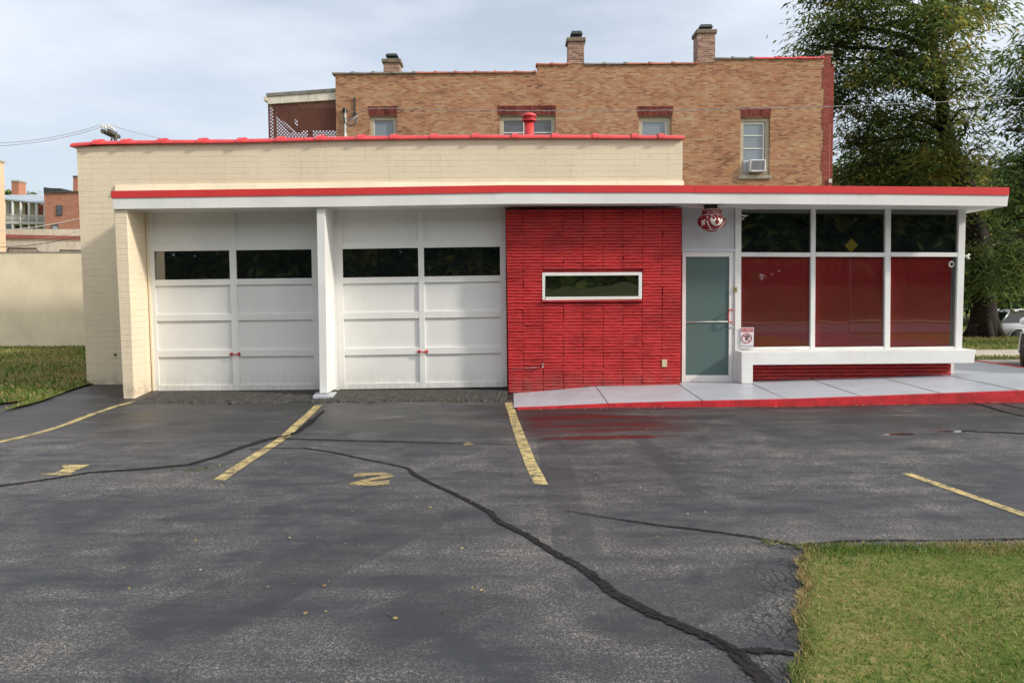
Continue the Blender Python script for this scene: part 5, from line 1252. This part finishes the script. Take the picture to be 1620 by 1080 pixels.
def bl(px, py, rp, d, off=0, sc=(1, 1, .85)): 
    c = W(px, py, d+off); return (c, rp/F_PX*(d+off), sc)
DA = 29.0
bA = [bl(x, y, r, DA, o) for x, y, r, o in [(1276, 72, 18, 0), (1300, 95, 34, .5), (1302, 38, 24, -.5), (1340, 50, 45, 1), (1335, 135, 42, 1), (1385, 10, 50, -1), (1410, 100, 52, 1.5), (1370, 195, 44, 2),
     (1358, 262, 30, 1), (1440, 185, 48, 0), (1465, 40, 52, -1.5), (1515, 15, 46, 0), (1560, 8, 24, 1), (1495, 110, 36, -1), (1525, 140, 24, -1), (1530, 80, 22, 0), (1490, 250, 42, -1), (1425, 280, 46, 1), (1548, 172, 15, -1), (1527, 205, 16, -1), (1556, 235, 15, 0),
     (1540, 265, 22, 0), (1400, -70, 60, 0), (1480, -80, 60, 0), (1540, -50, 40, 0), (1320, -20, 40, 0), (1390, 320, 36, 2), (1450, 340, 40, 1), (1520, 320, 36, 0), (1475, 385, 30, 2), (1560, 350, 32, 1), (1545, 400, 28, -1.5), (1575, 400, 32, 2), (1600, 395, 30, 2), (1562, 440, 28, -1.2), (1595, 440, 30, 1), (1612, 460, 24, 1), (1543, 462, 17, 1.5), (1535, 360, 26, 1), (1400, 235, 40, 3), (1450, 262, 42, 3), (1352, 228, 20, 2), (1500, 300, 40, 3), (1548, 300, 30, 3), (1420, 320, 44, 3), (1470, 215, 34, 3), (1510, 180, 26, 2), (1380, 110, 30, -1.5), (1455, 110, 30, -2)]]
def yellA(p):
    px = p[0]/p[1]*F_PX+CX
    return .55*math.exp(-((px-1510)/45)**2)*(1 if p[2] > 4 else .25) + .18*math.exp(-((px-1350)/30)**2)
tb = W(1557, 534, DA)
tkA = [Vector((tb.x, DA, -.08)), Vector((tb.x-.03, DA, .6)), W(1556, 480, DA), W(1552, 400, DA), W(1530, 300, DA), W(1497, 210, DA), W(1482, 110, DA), W(1470, 20, DA)]
tree('locust_tree', 'large honey locust with yellowing sprays on the verge, its trunk beside the silver car', tkA, [.52, .46, .42, .38, .30, .24, .17, .09], bA, 185, .22, .033, (2, 3, 3.5, 1.6, .35, 1.5), yellow=yellA)
DB = 25.0
bB = [bl(x, y, r, DB, o) for x, y, r, o in [(1612, 85, 22, 0), (1620, 130, 28, 0), (1600, 160, 14, 0), (1622, 200, 26, 0), (1590, 208, 13, 0), (1650, 60, 40, 1), (1670, 140, 60, 1), (1605, 255, 30, 0), (1640, 300, 50, 1), (1590, 300, 26, -.5), (1700, 220, 60, 0), (1740, 100, 60, 0), (1660, 390, 40, 1), (1608, 345, 26, 0), (1600, 425, 24, 0), (1720, 330, 50, 0), (1585, 380, 16, -.5)]]
tree('locust_tree', 'honey locust cut off by the right edge, only its drooping left branches in view', [Vector((W(1720, 500, DB).x, DB, -.05)), W(1718, 420, DB), W(1705, 300, DB), W(1700, 180, DB), W(1700, 60, DB)], [.34, .3, .24, .18, .1], bB, 170, .22, .033, (3, 3, 2, .8, .2, 2))
# darker trees across the street
specs = [(1365, 40, [(1345, 300, 40), (1380, 270, 40), (1410, 310, 50), (1360, 340, 50)], 'short yellow green tree just right of the brick building', (1, 2, 3, 3, 1.5, .5)),
         (1450, 54, [(1440, 280, 60), (1490, 300, 60), (1420, 340, 60), (1470, 370, 60), (1450, 420, 60), (1520, 360, 50)], 'dense dark tree across the street, mid height behind the locust trunk', (3, 2, 1, .2, 0, 4)),
         (1560, 56, [(1555, 310, 60), (1600, 290, 60), (1640, 330, 70), (1560, 380, 60), (1610, 400, 60), (1550, 440, 50), (1600, 455, 45), (1650, 430, 60)], 'broad dark tree across the street behind the silver car', (3, 2, 1, .2, 0, 4)),
         (1690, 60, [(1680, 280, 70), (1730, 330, 80), (1680, 400, 70), (1720, 440, 60)], 'dark tree across the street mostly beyond the right edge', (3, 2, 1, .2, 0, 4))]
for (px, d, bs, l_, wt) in specs:
    b0_ = W(px, 470, d); b0_.z = -.35
    tree('street_tree', l_, [b0_, Vector((b0_.x, d, 2.0)), W(px, 330, d)], [.3, .26, .1], [bl(x, y, r, d, random.uniform(-1, 1)) for x, y, r in bs], 80 if d > 50 else 90, .45, .09, wt, 'trees across the side street' if d > 50 else None, limbs=d < 50, spread=.5)
# hedge mass under the trees, across the street
co, tn = crown([bl(x, y, 30, 50, random.uniform(-1, 1)) for x, y in [(1400+k*24, 458+random.uniform(-14, 8)) for k in range(16)]], 40, .5, .10, (3, 2, 1, 0, 0, 4), spread=.4)
tag(raw('hedge', co, 4, MAT['leaf'], tint=tn, loc=W(1560, 500, 50)), 'dark leafy hedge along the far side of the street', 'hedge')
# far left tree tops behind the balcony roof
for (px, l_) in ((9, 'small pale green tree left of the chimney behind the balcony roof'), (41, 'small pale green tree right of the chimney behind the balcony roof')):
    d = 75; b0_ = W(px, 470, d); b0_.z = -.3
    tree('background_tree', l_, [b0_, W(px, 330, d)], [.3, .1], [bl(px-5, 306, 11, d), bl(px+5, 304, 9, d), bl(px, 314, 14, d), bl(px+1, 325, 14, d)], 26, .6, .12, (0, 1, 3, 3, .5, 0), limbs=False, spread=.45)
# woods across the road behind the viewpoint: what the shop windows mirror
bw = []
for k in range(46):
    x = -62 + k*3.4 + random.uniform(-1, 1); d = -28 - random.uniform(0, 5)
    for zz_ in (3.0, 5.6, 8.4, 11.2):
        bw.append(((x+random.uniform(-1, 1), d+random.uniform(-1, 1), zz_), 2.3, (1, 1, .9)))
co, tn = crown(bw, 15, 1.0, .26, (1, 2, 3, 3, 1, .5), spread=.7)
tag(raw('woods', co, 4, MAT['leaf'], tint=tn, loc=(0, -28, 0)), 'dark belt of trees across the road, mirrored in the shop windows', 'woods', kind='stuff')
# yellow warning sign across the road, mirrored in the middle shop pane
ys = thing('road_sign', (13.1, -4.2, 0), 'yellow diamond road sign on a thin post, mirrored in the middle shop window', 'road sign')
mb = MB(); mb.box(13.08, 13.12, -4.2, -4.17, -.1, 3.6); mb.build('post', MAT['metal'], ys)
mb = MB(); s_ = .30; f = [(13.1, -4.165, 3.36-s_), (13.1+s_*.85, -4.165, 3.36), (13.1, -4.165, 3.36+s_), (13.1-s_*.85, -4.165, 3.36)]; mb.prism(f, [(x, -4.16, z) for x, y, z in f]); mb.build('panel', MAT['yellow_sign'], ys)

# ================================================================== CARS
def car(name, label, loc, rz, paint_, L=4.55, Wd=1.8, H=1.46, kind='hatch'):
    t = thing(name, (0, 0, 0), label, 'car')
    h = Wd/2; x0, x1 = -L/2, L/2
    # stations along the length: (x, z bottom, z belt, half width)
    st = [(x0, .42, .78, .78*h), (x0+.06, .33, .92, .88*h), (x0+.25, .26, .97, .96*h), (x0+.8, .22, .98, h), (-.5, .20, .96, h), (.5, .20, .93, h), (x1-1.25, .20, .90, h), (x1-.7, .22, .82, .97*h), (x1-.25, .26, .72, .90*h), (x1-.06, .33, .62, .80*h), (x1, .42, .55, .70*h)]
    def sect(x, zb, zt_, w_):
        m_ = zb+(zt_-zb)*.55
        half = [(0, zb), (w_*.80, zb), (w_*.96, zb+.07), (w_, m_), (w_*.985, zt_-.07), (w_*.93, zt_), (w_*.5, zt_+.025), (0, zt_+.035)]
        return [(x, -y, z) for y, z in half] + [(x, y, z) for y, z in reversed(half[1:-1])]
    m_ = MB(); vs_ = []; 
    for s_ in st: vs_ += sect(*s_)
    n_ = len(sect(*st[0])); fs_ = [(i*n_+k, i*n_+(k+1) % n_, (i+1)*n_+(k+1) % n_, (i+1)*n_+k) for i in range(len(st)-1) for k in range(n_)]
    fs_ += [tuple(range(n_-1, -1, -1)), tuple(range((len(st)-1)*n_, len(st)*n_))]
    m_.add(vs_, fs_, True); body = m_.build('body', paint_, t)
    # glasshouse: dark glass volume, then painted roof and pillars over it
    pr_ = [(x0+.22, .97), (x0+.62, H-.06), (x0+1.0, H), (.1, H), (.55, H-.06), (1.28, .91)]
    if kind == 'sedan': pr_ = [(x0+.55, .97), (x0+1.25, H-.07), (x0+1.7, H), (.1, H), (.5, H-.05), (1.28, .91)]
    def gh(inset, dz, lo=0):
        low = h*.93-inset; top_ = h*.70-inset; vs2 = []
        for sgn in (-1, 1):
            for (x, z) in pr_: tz = (z-.92)/(H-.92); vs2.append((x, sgn*(low+(top_-low)*max(0, min(1, tz))), z+dz))
        return vs2
    vs2 = gh(.012, -.015); k = len(pr_); m_ = MB()
    m_.add(vs2, [tuple(range(k-1, -1, -1)), tuple(range(k, 2*k))] + [(i, i+1, i+1+k, i+k) for i in range(k-1)]); m_.build('windows', MAT['carglass'], body, weld=False)
    m_ = MB(); A_ = gh(0, 0)
    m_.add([A_[1], A_[2], A_[3], A_[4], A_[1+k], A_[2+k], A_[3+k], A_[4+k]] , [(0, 1, 5, 4), (1, 2, 6, 5), (2, 3, 7, 6)])
    for sgn in (0, k):
        for (i, j) in ((0, 1), (1, 2), (2, 3), (3, 4), (4, 5)):
            m_.tube([A_[i+sgn], A_[j+sgn]], .035, 6)
        for fx in (.36, .62):
            p = Vector(A_[1+sgn]).lerp(Vector(A_[4+sgn]), fx); q_ = Vector(A_[0+sgn]).lerp(Vector(A_[5+sgn]), fx+.02); m_.tube([p, q_], .03, 6)
    m_.build('roof', paint_, body, weld=False, recalc=False)
    wx = (x0+.86, x1-.92); wr = .325
    for x in wx:
        for sgn in (-1, 1):
            m_ = MB(); y = sgn*(h-.10); prof_ = [(.20, -.10), (.29, -.10), (wr, -.07), (wr, .07), (.29, .10), (.20, .10)]
            vs3 = []; nn_ = 28
            for (r_, w_) in prof_:
                for a in range(nn_): an = 2*math.pi*a/nn_; vs3.append((x+r_*math.cos(an), y+w_, wr+r_*math.sin(an)))
            m_.add(vs3, [(i*nn_+a, i*nn_+(a+1) % nn_, ((i+1) % 6)*nn_+(a+1) % nn_, ((i+1) % 6)*nn_+a) for i in range(6) for a in range(nn_)], True)
            wh = m_.build('wheel', MAT['black'], t)
            m_ = MB()
            m_.tube([(x, y+sgn*.03, wr), (x, y+sgn*.09, wr)], .06, 12)
            for a in range(10):
                an = 2*math.pi*a/10; m_.tube([(x+.05*math.cos(an), y+sgn*.085, wr+.05*math.sin(an)), (x+.205*math.cos(an), y+sgn*.075, wr+.205*math.sin(an))], .022, 5)
            m_.tube([(x+.205*math.cos(q2), y+sgn*.08, wr+.205*math.sin(q2)) for q2 in np.linspace(0, 2*math.pi, 26)], .02, 6); m_.tube([(x, y, wr), (x, y+sgn*.02, wr)], .2, 20)
            m_.build('rim', MAT['alloy'], wh, weld=False)
            m_ = MB(); m_.tube([(x, sgn*(h-.24), wr+.03), (x, sgn*(h+.004), wr+.03)], .385, 26); m_.build('wheel_arch', MAT['black'], body)
            m_ = MB(); m_.tube([(x+.40*math.cos(a), sgn*(h-.0), wr+.03+.40*math.sin(a)) for a in np.linspace(-.15, math.pi+.15, 20)], .03, 6); m_.build('fender_lip', paint_, body)
    for sgn in (-1, 1):
        m_ = MB(); m_.ball((x1-.16, sgn*h*.72, .66), .16, 12, 8, (.9, .9, .5)); m_.build('headlight', MAT['lampclear'], body)
        m_ = MB(); m_.ball((x0+.12, sgn*h*.84, .86), .16, 10, 8, (.6, .5, 1)); m_.build('tail_light', MAT['lampred'], body)
        m_ = MB(); m_.ball((.95, sgn*(h+.06), .99), .11, 10, 8, (.6, .9, .7)); m_.build('mirror', paint_, body)
        m_ = MB(); m_.tube([(x0+.3, sgn*(h+.002), .50), (x1-.8, sgn*(h+.002), .46)], .02, 6); m_.build('trim', MAT['dark_metal'], body)
        for x in (-.55, .35): m_ = MB(); m_.tube([(x, sgn*(h+.004), .80), (x+.18, sgn*(h+.012), .80)], .014, 6); m_.build('door_handle', paint_, body)
    t.location = loc; t.rotation_euler = (0, 0, rz); return t
sX = W(1571, 500, 32.8).x
car('parked_car', 'silver hatchback parked on the street behind the locust trunk', (sX+1.9, 32.8, -.65), 0, MAT['silver'])
car('parked_car', 'white car on the lot, only its front fender and wheel showing at the right edge', (10.88, 15.41, .0), R(68), MAT['carwhite'])
